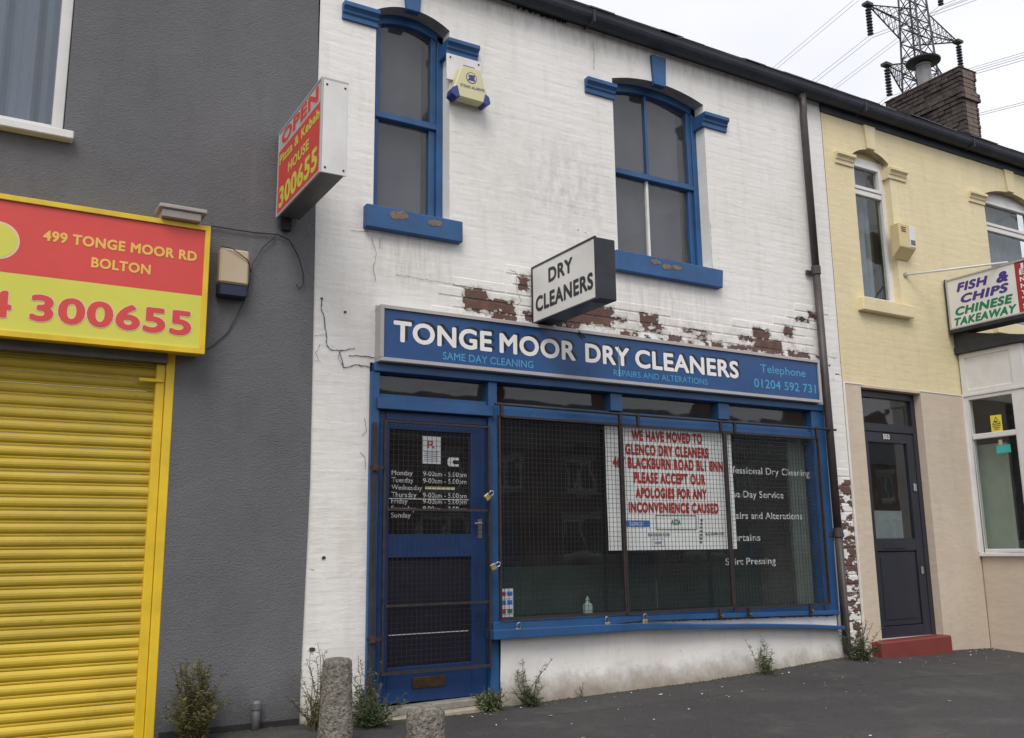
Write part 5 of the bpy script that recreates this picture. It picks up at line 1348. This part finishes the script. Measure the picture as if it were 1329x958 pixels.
leafy('wall_weed', 'leafy weed base clump in front of the left end of the white plinth', 3.55, -.15, .17, .12, 16, 22, .040, LEAFD, seed=18, grp=G)
leafy('thin_weed', 'thin bare weed stem against the middle of the white plinth', 4.03, -.07, .20, .05, 3, 9, .02, LEAFO, seed=9, grp=G)
leafy('wall_weed', 'leafy weed against the right part of the white plinth', 5.82, -.13, .28, .19, 17, 24, .042, LEAFG, seed=10, grp=G)
leafy('low_weed', 'dark weed clump round the foot of the brown downpipe', 6.90, -.20, .31, .28, 36, 26, .042, LEAFD, seed=11, grp=G)
mo = MB()
rnd = random.Random(5)
for k in range(1500):
    x = rnd.uniform(1.1, 9.0); y = -.03 - abs(rnd.gauss(0, .07)); 
    if mnoise.noise(Vector((x * 2.3, 4, 0))) < -.05 and rnd.random() < .8: continue
    if 2.4 < x < 3.3: y -= .12
    s = rnd.uniform(.004, .014); z = gz(x, y); a = rnd.uniform(0, 3)
    mo.v += [(x + s * math.cos(a), y + s * math.sin(a), z - .002), (x - s * math.sin(a), y + s * math.cos(a), z - .002), (x - s * math.cos(a), y - s * math.sin(a), z - .002), (x + s * math.sin(a), y - s * math.cos(a), z - .002), (x, y, z + s * .8)]
    i = len(mo.v) - 5; mo.f += [(i, i + 1, i + 4), (i + 1, i + 2, i + 4), (i + 2, i + 3, i + 4), (i + 3, i, i + 4)]
o = mo.build('wall_foot_debris', MOSS); o['label'] = 'crumbs of moss and soil along the foot of the walls'; o['kind'] = 'stuff'
pf = MB()
spots = [(3.995, -.34), (4.31, -.92), (4.55, -.32), (3.2, -1.3), (5.75, -1.0), (5.9, -.23), (7.0, -.32), (6.1, -1.6), (4.66, -2.1), (3.0, -.3), (2.75, -.25), (2.6, -.35), (3.45, -.55), (8.6, -.15), (8.75, -.12), (8.85, -.16), (8.9, -.1), (7.6, -.6)]
for k in range(90):
    x, y = spots[k] if k < len(spots) else (rnd.uniform(2.4, 9.0), -.08 - abs(rnd.gauss(0, .5)))
    s = rnd.uniform(.006, .022) if k < len(spots) else rnd.uniform(.003, .010); n_ = rnd.randint(4, 6); a = rnd.uniform(0, 6); z = gz(x, y) + .006
    pf.poly([(x + s * math.cos(a + q * 6.28 / n_) * rnd.uniform(.6, 1.3), y + s * math.sin(a + q * 6.28 / n_), z + rnd.uniform(-.002, .006)) for q in range(n_)])
o = pf.build('paint_flakes', FLAKE); o['label'] = 'fallen white paint flakes scattered on the dark pavement'; o['kind'] = 'stuff'

gc = MB()
def gcrack(pts, w_):
    for (a, b) in zip(pts, pts[1:]):
        n_ = max(2, int(math.dist(a, b) / .03))
        P_ = [(a[0] + (b[0] - a[0]) * k / n_ + rnd.uniform(-.008, .008), a[1] + (b[1] - a[1]) * k / n_ + rnd.uniform(-.008, .008)) for k in range(n_ + 1)]
        for p, q in zip(P_, P_[1:]):
            w1 = w_ * rnd.uniform(.5, 1)
            gc.quad((p[0], p[1] - w1, gz(*p) + .003), (q[0], q[1] - w1, gz(*q) + .003), (q[0], q[1] + w1, gz(*q) + .0035), (p[0], p[1] + w1, gz(*p) + .0035))
gcrack([(6.9, -.35), (7.1, -.55), (7.0, -.9), (7.25, -1.2)], .004)
gcrack([(3.3, -.45), (4.1, -.62), (5.0, -.58), (5.9, -.85), (6.9, -.9), (7.9, -1.15), (9.5, -1.1)], .003)
gcrack([(5.0, -.58), (5.15, -1.2), (4.9, -1.9)], .003)
o = gc.build('pavement_cracks', CRACK); o['label'] = 'thin cracks in the dark pavement asphalt'; o['kind'] = 'stuff'
# =================================================================== houses across the road (seen only in the glass)
def far_house(x):
    t = thing('terraced_house', (x, -24, -.05), '', 'house', 'terraced houses across the road')
    g = -.05
    w_ = MB()
    w_.wall(x - 3, x + 3, g, 5.0, -24, [(x - 2.2, x - .2, .8, 2.3), (x + 1.0, x + 1.95, g, 2.1), (x - 2.0, x - .7, 3.2, 4.5), (x + .7, x + 2.0, 3.2, 4.5)], -.15)
    w_.quad((x - 3, -24, g), (x - 3, -31, g), (x - 3, -31, 5.0), (x - 3, -24, 5.0)).quad((x + 3, -24, g), (x + 3, -31, g), (x + 3, -31, 5.0), (x + 3, -24, 5.0))
    w_.build('wall', OPBR, t)
    MB().pyz([(-23.75, 4.95), (-27.5, 7.3), (-31.2, 4.95), (-27.5, 7.15)], x - 3, x + 3).build('roof', SLATE, t)
    c = MB().box(x + 2.3, x + 2.95, -28.2, -26.9, 6.6, 8.2); c.build('chimney', OPBR, t)
    for a, b, c_, d in ((x - 2.2, x - .2, .8, 2.3), (x - 2.0, x - .7, 3.2, 4.5), (x + .7, x + 2.0, 3.2, 4.5)):
        f = MB().box(a, b, -24.12, -24.04, c_, c_ + .1).box(a, b, -24.12, -24.04, d - .1, d).box(a, a + .1, -24.12, -24.04, c_ + .1, d - .1).box(b - .1, b, -24.12, -24.04, c_ + .1, d - .1).box((a + b) / 2 - .04, (a + b) / 2 + .04, -24.12, -24.04, c_ + .1, d - .1).build('window', WHITEPL, t)
        bx(a + .1, b - .1, -24.11, -24.09, c_ + .1, d - .1).build('pane', GL_FAR, f)
        bx(a - .1, b + .1, -23.98, -23.9, c_ - .12, c_).build('window_sill', OPREN, t); bx(a - .1, b + .1, -23.995, -23.95, d, d + .2).build('lintel', OPREN, t)
    bx(x + 1.0, x + 1.95, -24.12, -24.06, g, 2.1).build('door', BLUEDK, t)
    return t
fh = far_house(0)
for i in range(9):
    o = fh if i == 0 else copy_tree(fh)
    o.location.x = -2 + i * 6.0
    o['label'] = 'red brick terraced house across the road, ' + ['first', 'second', 'third', 'fourth', 'fifth', 'sixth', 'seventh', 'eighth', 'ninth'][i] + ' of the row from its left end'
